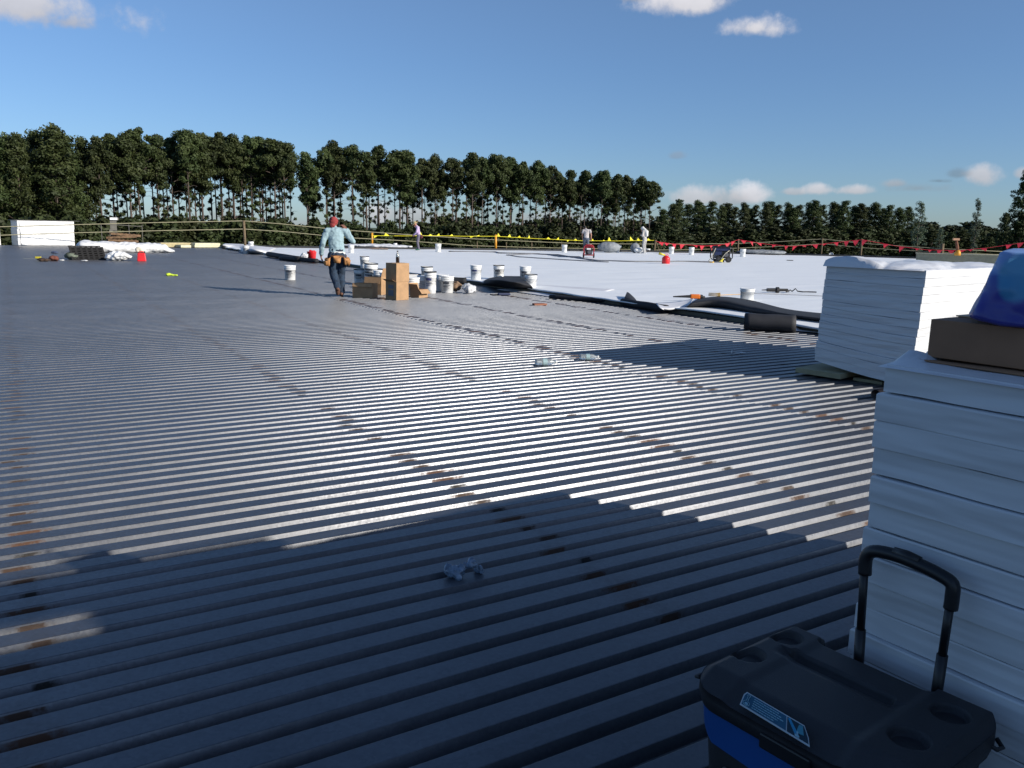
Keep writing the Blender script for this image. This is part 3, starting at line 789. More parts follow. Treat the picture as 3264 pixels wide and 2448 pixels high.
tb = thing('cardboard_tube', 'open end of a dark tube poking out behind the near stack', 'tube', rp)
bm = nb(); e0 = Vector((0, 0, .048)); e1 = e0+RU*1.2
A = ring(bm, e0, RU, .048, 20); B = ring(bm, e1, RU, .048, 20); bridge(bm, A, B); C_ = ring(bm, e0, RU, .040, 20); Dd = ring(bm, e1, RU, .040, 20)
bridge(bm, Dd, C_); bridge(bm, C_, A); obj('tube_wall', bm, tube_m, tb, True)

# ================================================================== BUCKETS
PLW = mat('white_plastic', (.74, .75, .75), .35, 0, .04, 8); PLD = mat('dark_inside', (.02, .022, .025), .7); LBL = mat('label_ink', (.03, .035, .05), .6); LBLB = mat('blue_label', (.04, .05, .16), .6)
WIRE = mat('wire', (.25, .25, .25), .4, .8)
def make_bucket(lid, label_kind, label, group=None):
    t0 = thing('bucket', label, 'bucket', (0, 0, 0), 0, group)
    bm = nb()
    prof = [(.128, 0), (.131, .004), (.1405, .27), (.150, .272), (.150, .278), (.142, .281), (.143, .305), (.151, .307), (.151, .313), (.1435, .316), (.145, .358), (.149, .36), (.149, .368)]
    lathe(bm, prof, 28, True, False)
    if not lid: lathe(bm, [(.149, .368), (.141, .368), (.134, .06)], 28, False, False)
    obj('pail', bm, PLW, t0, True)
    if lid: obj('lid', lathe(nb(), [(.154, .348), (.155, .374), (.150, .380), (.138, .380), (.135, .374), (.02, .374)], 28, False), PLW, t0, True)
    else: obj('contents', lathe(nb(), [(.139, .30), (.13, .302), (.01, .302)], 24, True), PLD, t0)
    if not lid: obj('rim_gasket', lathe(nb(), [(.152, .352), (.154, .356), (.154, .372), (.146, .373), (.146, .366)], 28, False, False), PLD, t0, True)
    bm = nb(); tube(bm, [(.152*math.cos(a), .152*math.sin(a), .30-.10*math.sin(a-PI/5) if 0 else .30-.12*math.sin((a-PI*1.1)/1.0)) for a in [PI*1.1+PI*i/12 for i in range(13)]], .0035, 5)
    obj('bail_handle', bm, WIRE, t0)
    if label_kind:
        bm = nb(); rnd = random.Random(len(label))
        def band(a0, a1, z0, z1):
            n = 8; pr = None
            for i in range(n+1):
                a = a0+(a1-a0)*i/n
                c = [bm.verts.new(((.1325+.009*z/.27+.0035)*math.cos(a), (.1325+.009*z/.27+.0035)*math.sin(a), z)) for z in (z0, z1)]
                if pr: bm.faces.new((pr[0], c[0], c[1], pr[1]))
                pr = c
        if label_kind == 1:
            band(-2.3, -1.3, .20, .245); band(-2.3, -1.1, .165, .172)
            for k in range(6): band(-2.28+.16*k, -2.28+.16*k+.10, .125, .150)
            for k in range(3): band(-2.3, -1.2-.2*k, .10-.022*k, .106-.022*k)
        elif label_kind == 2:
            for k in range(4): band(-2.6, -1.35, .235-.055*k, .258-.055*k)
        elif label_kind == 3: band(-2.5, -1.4, .22, .26); band(-2.4, -1.5, .16, .17); band(-2.4, -1.6, .13, .137)
        obj('label_print', bm, LBLB if label_kind == 3 else LBL, t0)
    return t0
BK = {}
def bucket(px, py, lid, lk, label, z=0., tilt=None, turn=0., group=None):
    key = (lid, lk)
    if key not in BK: BK[key] = o = make_bucket(lid, lk, label, group)
    else: o = copy_tree(BK[key])
    o.location = G(px, py, z); o.location.y += .13
    v = Vector((o.location.x, o.location.y, 0)); o.rotation_euler = (0, 0, math.atan2(-v.x, v.y)+turn)
    if tilt: o.rotation_euler = (tilt[0], tilt[1], o.rotation_euler.z)
    o['label'] = label
    if group: o['group'] = group
    elif 'group' in o.keys(): del o['group']
    return o
GB = 'white buckets beside the cardboard boxes'; GF = 'white buckets along the far roof edge'; GM = 'white buckets on the white roof'
bucket(921, 893, True, 1, 'lone lidded white bucket with dark label on bare deck left of the walking worker')
bucket(782, 809, True, 0, 'lidded white bucket at the membrane corner, nearer of the two by the tall rope post')
bucket(798, 791, False, 0, 'open white bucket just behind the lidded one by the tall rope post', TZ)
bucket(1118, 806, True, 0, 'white bucket half hidden behind the right side of the walking worker', TZ)
bucket(1160, 855, False, 0, 'open white bucket with black rim on the white roof just right of the worker', TZ, group=GM)
bucket(1144, 906, False, 1, 'white labelled bucket left of the striped bucket, behind the low brown box', 0, group=GB)
o = bucket(1177, 899, False, 2, 'bucket with dark stripes standing tilted behind the low brown boxes', .07, (.03, .06), group=GB); o.scale = (1.15, 1.15, 1.25)
bucket(1207, 912, True, 0, 'lidded white bucket in the gap between low boxes and tall box pile', 0, group=GB)
bucket(1228, 922, True, 0, 'white bucket nearly hidden behind the tall box pile', 0, group=GB)
bucket(1359, 898, False, 0, 'open white bucket with black rim standing highest behind the bucket cluster', TZ, group=GM)
bucket(1313, 942, True, 0, 'big white bucket right behind the small open box', 0, group=GB)
bucket(1349, 934, True, 0, 'lidded white bucket between small open box and the tall blue marked one', 0, group=GB)
o = bucket(1370, 936, False, 3, 'tall white bucket with blue label right of the small open box', 0, group=GB); o.scale = (.9, .9, 1.3)
bucket(1408, 929, True, 0, 'shaded white bucket left of the banded bucket near the paper bag', 0, group=GB)
bucket(1424, 934, True, 1, 'banded white bucket with dark lettering beside the brown paper bag', 0, group=GB)
bucket(1516, 892, True, 3, 'lidded white bucket with blue band behind the left end of the black fold', TZ, group=GM)
bucket(1589, 890, False, 1, 'open white bucket with black rim and label behind the black fold', TZ, group=GM)
bucket(1674, 896, True, 1, 'white bucket standing behind another at the right end of the black fold', TZ, group=GM)
bucket(1690, 925, False, 0, 'open white bucket with black rim in front at the right end of the black fold', .03, (.0, .04), group=GM)
bucket(2386, 957, True, 0, 'short white bucket on the white roof above the long black fold', TZ, group=GM).scale = (1, 1, .62)
for px, py, lid, lb, tl in ((1259, 791, False, 'small far bucket with black lid under the yellow pennants near the orange post', None), (1396, 803, True, 'far white bucket right of the worker in the sun hat', None),
                        (1799, 804, True, 'far white bucket just left of the worker in the grey tee shirt', None), (1966, 805, True, 'far white bucket leaning by the grey sheet pile', (.0, .18)),
                        (2141, 810, True, 'far white bucket right of the stick frame, left one of a pair', None), (2205, 812, True, 'far white bucket right of the stick frame, right one of a pair', None),
                        (2369, 818, True, 'far white bucket right of the generator', None), (2065, 804, True, 'low white tub at the feet of the worker in the white hood', None)):
    o = bucket(px, py, lid, 0, lb, TZ, tl, 0, GF); o.scale = (1.1, 1.1, 1.15) if px > 1300 else (.8, .8, .85)
    if px == 2065: o.scale = (1.2, 1.2, .6)
o = bucket(2652, 812, True, 0, 'white bucket lying on its side near the right end of the red pennants', TZ, (R_(88), 0), 0, GF)

CARD = mat('cardboard', (.40, .245, .13), .85); CARDI = mat('cardboard_tape', (.44, .29, .16), .5); PRN = mat('grey_print', (.16, .17, .2), .7)
CARDD = mat('cardboard_shadowed_inside', (.20, .11, .055), .9)
def carton(label, loc, rz, s, openf=(), print_=False, group=None):
    """s = (w, d, h); openf = list of (side, angle) of raised flaps"""
    t0 = thing('cardboard_box', label, 'box', loc, rz, group); w, d, h = s; th = .006
    bm = nb()
    if openf:
        box(bm, (0, 0, th/2), (w, d, th))
        box(bm, (0, -d/2+th/2, h/2+th/2), (w, th, h-th)); box(bm, (0, d/2-th/2, h/2+th/2), (w, th, h-th))
        box(bm, (-w/2+th/2, 0, h/2+th/2), (th, d-2*th-.002, h-th-.002)); box(bm, (w/2-th/2, 0, h/2+th/2), (th, d-2*th-.002, h-th-.002))
    else: box(bm, (0, 0, h/2), s)
    for v in bm.verts: v.co += Vector((noise.noise(v.co*3+Vector((w, h, 1))), noise.noise(v.co*3+Vector((5, h, 2))), 0))*.012
    obj('carton', bm, CARD, t0)
    if not openf: obj('tape', box(nb(), (0, 0, h+.0015), (w*.98, .05, .002)), CARDI, t0)
    for side, ang, ln in openf:
        bm = nb(); a = R_(ang)
        if side in 'LR':
            sx_ = -1 if side == 'L' else 1
            box(bm, (0, 0, 0), (ln, d*.97, .004)); M_ = Matrix.Translation((sx_*(w/2+ln/2*math.cos(a)), 0, h+ln/2*math.sin(a)))@Matrix.Rotation(-sx_*a, 4, 'Y')
        else:
            sy_ = -1 if side == 'F' else 1
            box(bm, (0, 0, 0), (w*.97, ln, .004)); M_ = Matrix.Translation((0, sy_*(d/2+ln/2*math.cos(a)), h+ln/2*math.sin(a)))@Matrix.Rotation(sy_*a, 4, 'X')
        bmesh.ops.transform(bm, matrix=M_, verts=bm.verts); obj('flap', bm, CARD, t0)
    if print_:
        obj('label_sheet', box(nb(), (-w/2-.002, 0, h*.38), (.003, d*.5, h*.32)), PRN, t0); obj('label_sheet', box(nb(), (-w/2-.002, 0, h*.72), (.003, d*.5, h*.2)), PRN, t0)
    return t0
def yaw_at(p): return math.atan2(-p.x, p.y)
# tall pile
pc = G(1262, 957, 0)+Vector((0, .2, 0)); ya = yaw_at(pc)
GX = 'cardboard boxes left of the buckets'
carton('lower box of the tall pile with two grey labels on its shaded side', pc, ya+R_(36), (.31, .35, .36), (('L', 30, .1),), True, GX)
carton('upper closed box of the tall pile with a bottle standing on it', pc+Vector((.01, 0, .363)), ya+R_(35), (.32, .35, .365), (), False, GX)
carton('low wide brown box in front at the left of the box group', G(1160, 950, 0)+Vector((.0, .17, 0)), yaw_at(G(1160, 950))+R_(64), (.26, .44, .29), (('L', -70, .07),), False, GX)
carton('open brown box with raised flap behind the low wide box', G(1188, 940, 0)+Vector((.05, .25, 0)), yaw_at(G(1160, 950))+R_(58), (.34, .40, .37), (('F', 75, .2), ('L', -75, .14)), False, GX)
carton('small open brown box with flaps out, right of the tall pile', G(1333, 949, 0)+Vector((0, .15, 0)), yaw_at(G(1333, 949))+R_(44), (.26, .26, .17), (('F', -45, .12), ('B', 70, .13), ('L', 65, .12)), False, GX)
carton('white box standing on the white roof edge behind the tall pile', G(1312, 903, .0)+Vector((0, .2, 0)), ya, (.28, .2, .22), (), False).children[0].data.materials[0] = PLW
# soda bottle
BOT = mat('dark_soda', (.02, .012, .01), .15, 0, .1, 5); CLR = mat('clear_plastic', (.70, .76, .78), .12, 0, .1, 6, 0, 30, .5, .75)
bt = thing('soda_bottle', 'half full bottle of dark soda standing on the tall pile of boxes', 'bottle', pc+Vector((.01, 0, .733)))
obj('drink', lathe(nb(), [(.030, .0), (.036, .01), (.036, .10), (.035, .115)], 16), BOT, bt, True)
obj('shell', lathe(nb(), [(.037, .116), (.036, .14), (.025, .175), (.013, .20), (.013, .215)], 16, False), CLR, bt, True)
obj('cap', lathe(nb(), [(.016, .215), (.016, .235)], 12), BOT, bt, True)
# bags beside
PAPER = mat('brown_paper', (.20, .13, .08), .9, 0, .25, 12); CLB = mat('cloudy_plastic', (.55, .56, .58), .25, 0, .12, 14)
def bag(name, label, cat, loc, r, m, seed, wr=.03, ws=7, vox=.02, rz=0, flat=.05):
    bm = nb(); rnd = random.Random(seed)
    ell(bm, (0, 0, r[2]), r)
    for i in range(5): ell(bm, (rnd.uniform(-.6, .6)*r[0], rnd.uniform(-.6, .6)*r[1], r[2]*rnd.uniform(.5, 1.3)), [q*rnd.uniform(.4, .6) for q in r])
    o = blend(name, bm, m, None, vox, 3, loc, (0, 0, rz), wr, ws, seed)
    for v in o.data.vertices:
        if v.co.z < flat: v.co.z = max(v.co.z, 0)
    o.data.polygons.foreach_set('use_smooth', [False]*len(o.data.polygons)) if vox > .05 else None
    tag(o, label, cat); return o
bag('paper_bag', 'crumpled brown paper bag between the banded bucket and the clear bag', 'bag', G(1455, 933, 0)+Vector((0, .1, 0)), (.10, .09, .13), PAPER, 3, .04, 9)
bag('plastic_bag', 'crumpled clear plastic bag at the right end of the bucket cluster', 'bag', G(1494, 936, 0)+Vector((0, .1, 0)), (.17, .12, .11), CLB, 5, .045, 8)

# ================================================================== SMALL THINGS ON DECK AND ROOF
RED = mat('red_plastic', (.62, .015, .02), .35); ORG = mat('orange_plastic', (.65, .16, .02), .4); DRK = mat('dark_plastic', (.012, .012, .014), .65); GRN = mat('dark_green', (.03, .045, .03), .8); YLW = mat('yellow_plastic', (.65, .55, .04), .5)
def gas_can(label, loc, rz, w=.26, d=.2, h=.27, round_=False):
    t0 = thing('fuel_can', label, 'fuel can', loc, rz)
    if round_:
        obj('tank', lathe(nb(), [(.14, 0), (.147, .01), (.147, .20), (.14, .225), (.09, .27), (.04, .30), (.035, .315)], 24), RED, t0, True)
        obj('handle', tube(nb(), [(-.08, 0, .28), (-.06, 0, .36), (.06, 0, .36), (.08, 0, .28)], .012, 6), RED, t0, True)
        obj('spout', cone(nb(), (-.04, 0, .31), (-.27, -.02, .38), .02, .05, 12), YLW, t0, True)
    else:
        bm = box(nb(), (0, 0, h/2), (w, d, h), taper=.82); obj('tank', bm, RED, t0, bevel=.03)
        obj('handle', tube(nb(), [(-.09, 0, h-.02), (-.07, 0, h+.05), (.06, 0, h+.05), (.09, 0, h-.02)], .014, 6), RED, t0, True)
        obj('spout', cone(nb(), (w*.35, 0, h-.02), (w*.35, 0, h+.06), .03, .02, 10), DRK, t0, True)
    return t0
gas_can('red plastic fuel can on the deck in front of the long white bundle', G(452, 833, 0), yaw_at(G(452, 833)), .31, .22, .30)
gas_can('round red metal fuel can with yellow spout on the white roof', G(2122, 841, TZ), 0, round_=True).scale = (1.15, 1.15, 1.15)
rb = thing('red_bucket', 'bright red bucket on the roof edge behind the left arm of the worker', 'bucket', G(994, 826, TZ))
obj('pail', lathe(nb(), [(.15, 0), (.18, .27), (.19, .28), (.19, .295), (.17, .295), (.15, .06)], 24, True, False), RED, rb, True)
rg = blend('rag', ell(ell(nb(), (.03, 0, .28), (.13, .12, .06)), (-.06, .02, .32), (.05, .05, .05)), RED, rb, .015, 2, None, None, .02, 12)
tag(blend('plastic_bag', ell(nb(), (0, 0, .12), (.16, .12, .13)), CLB, None, .02, 3, G(970, 827, TZ), None, .03, 9), 'small pale crumpled bag leaning on the red bucket', 'bag')

# left cluster
def loc_on(px, py): return G(px, py, 0)
gp = G(285, 829, 0); ggp = thing('crate_panel', 'black plastic grid crate standing on edge among the bags on the left', 'crate', gp, yaw_at(gp)+R_(6))
w_ = 1.05; h_ = .47
bm = nb()
for k in range(7): box(bm, (-w_/2+w_*k/6, 0, h_/2), (.07, .10, h_))
for k in range(6): box(bm, (0, .003, .035+(h_-.07)*k/5), (w_, .094, .05))
for v in bm.verts: v.co.y += v.co.z*.35; v.co.x += -.15*v.co.z
obj('grid', bm, mat('black_grid', (.006, .006, .007), .85), ggp); bm = nb(); box(bm, (0, .09, h_/2), (w_*.97, .03, h_*.96))
for v in bm.verts: v.co.y += v.co.z*.35; v.co.x += -.15*v.co.z
obj('back_panel', bm, mat('dark_panel', (.004, .004, .005), .9), ggp); obj('rim', box(nb(), (-.12, .20, h_+.02), (w_*1.0, .2, .04)), DRK, ggp)
bag('white_bag', 'heap of crumpled white plastic right of the black grid crate', 'bag', loc_on(372, 832)+Vector((0, .2, 0)), (.46, .28, .16), PLW, 7, .06, 5, .025)
bag('camouflage_bag', 'greenish camouflage bag left of the black grid crate', 'bag', loc_on(222, 829)+Vector((0, .2, 0)), (.27, .2, .15), mat('camouflage_cloth', (.11, .13, .10), .9, 0, .7, 5), 8, .07, 3.2, .04)
bag('white_bag', 'small white bundle behind the camouflage bag', 'bag', loc_on(236, 822)+Vector((0, .5, 0)), (.13, .12, .14), PLW, 9, .04, 5, .03)
bag('leather_tool_bag', 'reddish brown tool bag at the left end of the clutter', 'bag', loc_on(162, 833)+Vector((0, .2, 0)), (.20, .15, .10), mat('red_brown_leather', (.14, .045, .03), .8), 11, .06, 4, .035)
bag('tool_belt', 'dark tool belt lying left of the camouflage bag', 'tool belt', loc_on(134, 834)+Vector((0, .1, 0)), (.22, .15, .06), mat('dark_leather', (.05, .03, .02), .8), 13, .05, 5, .03)
lv = thing('spirit_level', 'yellow handled tool sticking out left of the reddish tool bag', 'tool', loc_on(118, 830))
obj('handle', box(nb(), (.05, 0, .10), (.20, .06, .07)), YLW, lv, bevel=.01); obj('blade', box(nb(), (-.25, 0, .06), (.42, .04, .02)), mat('pale_metal', (.4, .4, .38), .4, .6), lv)
bag('blue_rag', 'tiny bluish rag on the deck left behind the camouflage bag', 'rag', loc_on(176, 808), (.16, .1, .05), mat('blue_cloth', (.06, .08, .14), .9), 14, .03, 6, .025)
bag('white_paper', 'flat piece of white paper in front of the black grid crate', 'paper', loc_on(273, 832)+Vector((0, -.1, 0)), (.13, .09, .02), PLW, 15, .01, 6, .02)
bag('white_rag', 'flat white rag in front of the camouflage bag', 'rag', loc_on(202, 831)+Vector((0, -.1, 0)), (.11, .08, .025), PLW, 16, .01, 6, .02)
bag('white_bundle', 'small white cloth bundle sitting on top of the red fuel can', 'cloth', loc_on(442, 833)+Vector((-.02, .15, .30)), (.15, .12, .09), mat('cream_cloth', (.62, .58, .48), .8), 17, .05, 5, .025, flat=0)
# long white wrapped bundle
lb0 = G(245, 806, 0); lb1 = G(520, 806, 0); dl = lb1-lb0
bm = nb(); n_ = 26
for i in range(n_):
    t = i/(n_-1); p = dl*t
    hh = .30*(1-.25*t)*(min(1, (1-t)*7+.35)); ell(bm, (p.length, 0, hh*.8), (.30, .55-.1*t, hh), seg=12)
tag(blend('wrapped_bundle', bm, WR3, None, .05, 5, lb0+Vector((0, .6, 0)), (0, 0, math.atan2(dl.y, dl.x)), .045, 3.2, 4), 'long low bundle wrapped in white plastic behind the clutter on the left', 'bundle')
yb = mat('yellow_board', (.42, .36, .20), .75); yb2 = mat('pale_yellow_board', (.62, .60, .42), .75)
for (xa, xb, y_, lb, mm) in ((512, 612, 789, 'yellow foam board lying flat near the roof edge, left of three', yb), (586, 618, 790, 'short pale end board in the middle of the yellow foam boards', yb2), (622, 702, 790, 'pale yellow foam board lying flat near the roof edge, right of three', yb2)):
    a_ = G(xa, y_, 0); b_ = G(xb, y_, 0); q = b_-a_
    bm = nb(); box(bm, (q.length/2, .5, .09), (q.length, .9, .13)); 
    if mm is not yb2 or xa > 600: box(bm, (q.length/2+.05, .55, .21), (q.length, .9, .10))
    tag(obj('foam_board', bm, mm, loc=a_+Vector((0, (-.35 if xa == 586 else 0), 0)), rot=(0, 0, math.atan2(q.y, q.x))), lb, 'board', 'yellow foam boards near the far roof edge')
# pallets with a lift mast beyond the roof edge
pa = G(335, 784, 0); pal = thing('wooden_pallets', 'pile of old wooden pallets raised at the roof edge beside a metal cage', 'pallets', pa+Vector((0, 1.5, 0)), yaw_at(pa))
PW = mat('old_pallet_wood', (.17, .105, .06), .9, 0, .35, 5)
for k in range(4):
    bm = nb(); z = .05+.18*k; tl_ = R_((0, 2, -3, 4)[k])
    for i in range(7): box(bm, (.2+.05*k+(i-3)*.22, 0, z+.13), (.10, 1.1, .02))
    for i in range(3): box(bm, (.2+.05*k, (i-1)*.5, z+.07), (1.6, .05, .09))
    for i in range(3): box(bm, (.2+.05*k, (i-1)*.5, z+.01), (1.6, .09, .02))
    o = obj('pallet', bm, PW, pal, rot=(0, tl_, R_((0, 6, -5, 8)[k])))
cg = thing('lift_cage', 'grey metal lift mast and thin rail cage around the old pallets', 'lift', pa+Vector((-.35, 2.0, 0)), yaw_at(pa)); CM = mat('grey_metal', (.15, .145, .13), .6, .4)
bm = nb(); box(bm, (-.05, .2, .75), (.35, .3, 1.5)); box(bm, (.0, .15, 1.52), (.5, .3, .14)); box(bm, (-.2, -.2, .45), (.18, .2, .9)); obj('mast', bm, CM, cg)
bm = nb()
for x_ in (-.7, .75, 1.25, 1.6)[:2]+(1.45,): tube(bm, [(x_, -.6, 0), (x_, -.6, 1.2)], .02, 6)
tube(bm, [(-.7, -.6, 1.2), (.3, -.6, 1.17), (1.45, -.6, 1.1)], .02, 6); obj('rail_cage', bm, CM, cg); obj('lamp_plate', box(nb(), (-.02, -.03, 1.52), (.4, .05, .14)), PLW, cg); obj('platform', box(nb(), (-.3, -.4, .12), (.9, .5, .12)), CM, cg)

# deck litter
o = blend('lime_glove', ell(ell(limb(nb(), [(0, 0, .03), (.09, 0, .02)], [.03, .02]), (-.04, 0, .035), (.06, .05, .035)), (.13, .01, .02), (.035, .03, .02)), mat('lime_cloth', (.55, .72, .05), .7), None, .012, 2, G(543, 880, 0), None, .008, 20)
o.scale = (1.25, 1.25, 1.25); tag(o, 'small lime green glove lying alone on the deck at left', 'glove')
def bottle_flat(label, loc, rz, s=1., crush=0.):
    t0 = thing('plastic_bottle', label, 'bottle', loc, rz); M_ = Matrix.Translation((0, 0, .033))@Matrix.Rotation(R_(90), 4, 'Y')
    bm = lathe(nb(), [(.008, 0), (.028, .004), (.032, .02), (.030, .05), (.032, .06), (.032, .12), (.029, .145), (.014, .175), (.012, .19)], 18)
    for v in bm.verts:
        if crush: v.co += Vector((noise.noise(v.co*22), noise.noise(v.co*22+Vector((4, 4, 4))), 0))*crush; v.co.x *= 1-crush*10*math.sin(v.co.z*16)**2*.6
    bmesh.ops.transform(bm, matrix=M_, verts=bm.verts); obj('shell', bm, CLR, t0, True)
    bm = cone(nb(), (.19, 0, .033), (.205, 0, .033), .015, .015, 12); obj('cap', bm, mat('bottle_cap', (.05, .1, .12), .4) if crush else PLW, t0)
    bm = nb(); bm = lathe(bm, [(.0335, .07), (.0335, .11)], 18, False, False); bmesh.ops.transform(bm, matrix=M_, verts=bm.verts); obj('wrap_label', bm, mat('pale_label', (.30, .42, .44), .4), t0)
    t0.scale = (s, s, s); return t0
bottle_flat('empty plastic bottle lying across the ribs left of its twin, in sunlight', G(1705, 1166, .0), R_(12), 1.2)
bottle_flat('empty plastic bottle lying at the edge of the shadow of the stack', G(1846, 1148, 0), R_(6), 1.1)
o = blend('crumpled_film', ell(ell(ell(nb(), (-.035, 0, .03), (.045, .035, .032)), (.03, .01, .045), (.04, .018, .018)), (.075, 0, .02), (.02, .02, .018)), mat('clear_film', (.20, .27, .36), .15, 0, .4, 40, 0, 30, .8, .35), None, .006, 1, G(1478, 1838, 0), (0, 0, .4), .016, 30)
tag(o, 'crumpled clear plastic bottle scrap in the foreground shade', 'litter')
o = blend('plastic_scrap', ell(ell(nb(), (0, 0, .01), (.09, .02, .008)), (-.12, 0, .02), (.008, .008, .02)), PLW, None, .008, 1, G(2360, 1127, 0), (0, 0, .3), .01, 14); tag(o, 'thin pale plastic scrap in the shadow of the sunlit stack', 'litter')
tag(obj('wood_scrap', box(nb(), (0, 0, .02), (.26, .13, .03)), mat('reddish_wood', (.30, .12, .07), .8), loc=G(1720, 973, 0), rot=(0, 0, .35)), 'short reddish wooden board on the deck in front of the white sheet corner', 'board')
tl = thing('hand_tool', 'dark blue hand tool lying on the deck right of the clear bag', 'tool', G(1607, 942, 0), .3)
obj('tool_body', box(nb(), (0, 0, .03), (.28, .08, .05)), mat('navy_plastic', (.02, .03, .08), .5), tl, bevel=.015); obj('grip', cone(nb(), (-.22, 0, .02), (-.12, 0, .02), .012, .018), DRK, tl)
tl = thing('knife', 'small dark knife beside the dark blue hand tool', 'knife', G(1572, 941, 0), -.5)
obj('grip', box(nb(), (0, 0, .012), (.15, .03, .02)), DRK, tl, bevel=.006); obj('blade', box(nb(), (-.12, 0, .01), (.1, .02, .004)), WIRE, tl)
tl = thing('metal_clip', 'tiny shiny clip at the foot of the curled white sheet', 'clip', G(2200, 996, 0), .1)
obj('clip_body', cone(nb(), (-.08, 0, .03), (.1, 0, .03), .03, .022, 12), CLR, tl); obj('clip_end', cone(nb(), (.1, 0, .03), (.13, 0, .03), .028, .028, 12), WIRE, tl)
tl = thing('screw_gun', 'orange and black screw gun lying above the long black fold', 'power tool', G(2212, 953, .15), .05)
obj('body', box(nb(), (.02, 0, .05), (.2, .08, .09)), ORG, tl, bevel=.02); obj('grip', cone(nb(), (.12, 0, .04), (.22, .06, .03), .03, .03, 10), DRK, tl); obj('nose', cone(nb(), (-.08, 0, .05), (-.42, 0, .04), .03, .012, 10), DRK, tl); obj('motor_cap', cone(nb(), (.12, 0, .05), (.17, 0, .05), .04, .035, 12), DRK, tl)
bm = nb(); tube(bm, [(.12*math.cos(k*.5)*(1+.1*math.sin(k)), .09*math.sin(k*.5), .02+.002*k) for k in range(38)], .008, 5)
tag(obj('cord_coil', bm, mat('yellow_brown_cord', (.30, .2, .06), .7), loc=G(2277, 948, .16)), 'small coil of yellow brown cord right of the orange screw gun', 'cord')
bm = nb(); tube(bm, [G(2290, 941, .115), G(2330, 939, .11), G(2360, 938, .11), G(2395, 934, .115)], .006, 4); tag(obj('cord', bm, mat('orange_cord', (.6, .35, .1), .7)), 'thin orange yellow cord leading from the coil to the short bucket', 'cord')
tl = thing('heat_gun', 'black hand welding gun with tangled cable on the white roof', 'power tool', G(2460, 931, .115), .06)
obj('barrel', cone(nb(), (-.12, 0, .05), (.10, 0, .05), .04, .045, 14), DRK, tl); obj('nozzle', cone(nb(), (-.12, 0, .05), (-.24, 0, .045), .02, .012, 10), WIRE, tl)
obj('collar', cone(nb(), (.10, 0, .05), (.16, 0, .05), .07, .07, 14), DRK, tl); obj('grip', cone(nb(), (.16, 0, .05), (.38, .01, .055), .035, .03, 12), DRK, tl)
bm = nb(); tube(bm, [(.38, 0, .05), (.45, .1, .02), (.3, -.1, .02), (.42, -.05, .06), (.5, .05, .02), (.56, 0, .09), (.62, .02, .03), (.72, -.03, .02), (.85, 0, .02), (1.05, -.04, .02)], .014, 6); obj('cable', bm, DRK, tl)
bm = nb(); tube(bm, [G(2402, 935, .112), G(2480, 938, .112), G(2560, 941, .112), G(2640, 944, .112)], .006, 4); tag(obj('cord', bm, mat('grey_cord', (.25, .25, .27), .7)), 'thin grey cord stretched right of the short white bucket', 'cord')
tag(obj('dark_plate', box(nb(), (0, 0, .02), (.28, .2, .03)), DRK, loc=G(2518, 831, .11)), 'small dark plate lying alone on the far right of the white roof', 'plate')
# cables on the roof
CB = mat('grey_hose', (.14, .145, .16), .6)
def cable(label, pts, r=.03, m=None):
    bm = nb(); P_ = [G(x, y, .125) for x, y in pts]; out = []
    for a, b in zip(P_, P_[1:]):
        for k in range(4): out.append(a.lerp(b, k/4)+Vector((0, .12*noise.noise(Vector((a.x+k, a.y, 1))), 0)))
    tube(bm, out+[P_[-1]], r, 6); tag(obj('power_cable', bm, m or CB, None, True), label, 'cable')
cable('long grey cable looping from near the red machine to the blue generator', [(1615, 813), (1700, 809), (1780, 812), (1850, 824), (1905, 830), (2000, 833), (2100, 834), (2180, 833), (2270, 835), (2300, 836)], .03)
cable('grey cable running left to right below the red machine', [(1430, 801), (1500, 802), (1580, 803), (1590, 806), (1720, 809)], .03)
cable('short bent grey cable at the left wheel of the red machine', [(1865, 826), (1848, 819), (1778, 816), (1745, 811)], .03)
cable('thin grey cable at the far left of the looping cable', [(1615, 812), (1650, 818), (1740, 824), (1840, 830), (1940, 835)], .02)
# grey sheets at the far edge
def pile(label, loc, s, m, seed): 
    return bag('sheet_pile', label, 'sheets', loc, s, m, seed, .035, 2.5, .04)
GSH = mat('grey_sheet', (.22, .24, .26), .7)
pile('grey pile of loose sheets left of the leaning far bucket', G(1940, 805, TZ), (.75, .5, .33), GSH, 21)
pile('dark grey folded sheet left of the hooded worker', G(2023, 806, TZ), (.30, .3, .30), GSH, 22)
pile('small white mound of sheeting right of the dark folded sheet', G(2038, 807, TZ), (.35, .3, .18), PLW, 23)
pile('low white mound of membrane at the foot of the left orange post', G(1200, 790, TZ), (2.3, .9, .11), TPOF, 24)
pile('low pale mound of sheeting behind the generator on the right', G(2430, 811, TZ), (1.6, .8, .15), GSH, 25)
pile('thin scatter of brownish rags near the foot of the left orange post', G(1200, 795, TZ), (.7, .3, .05), mat('brown_rag', (.2, .15, .12), .9), 26)
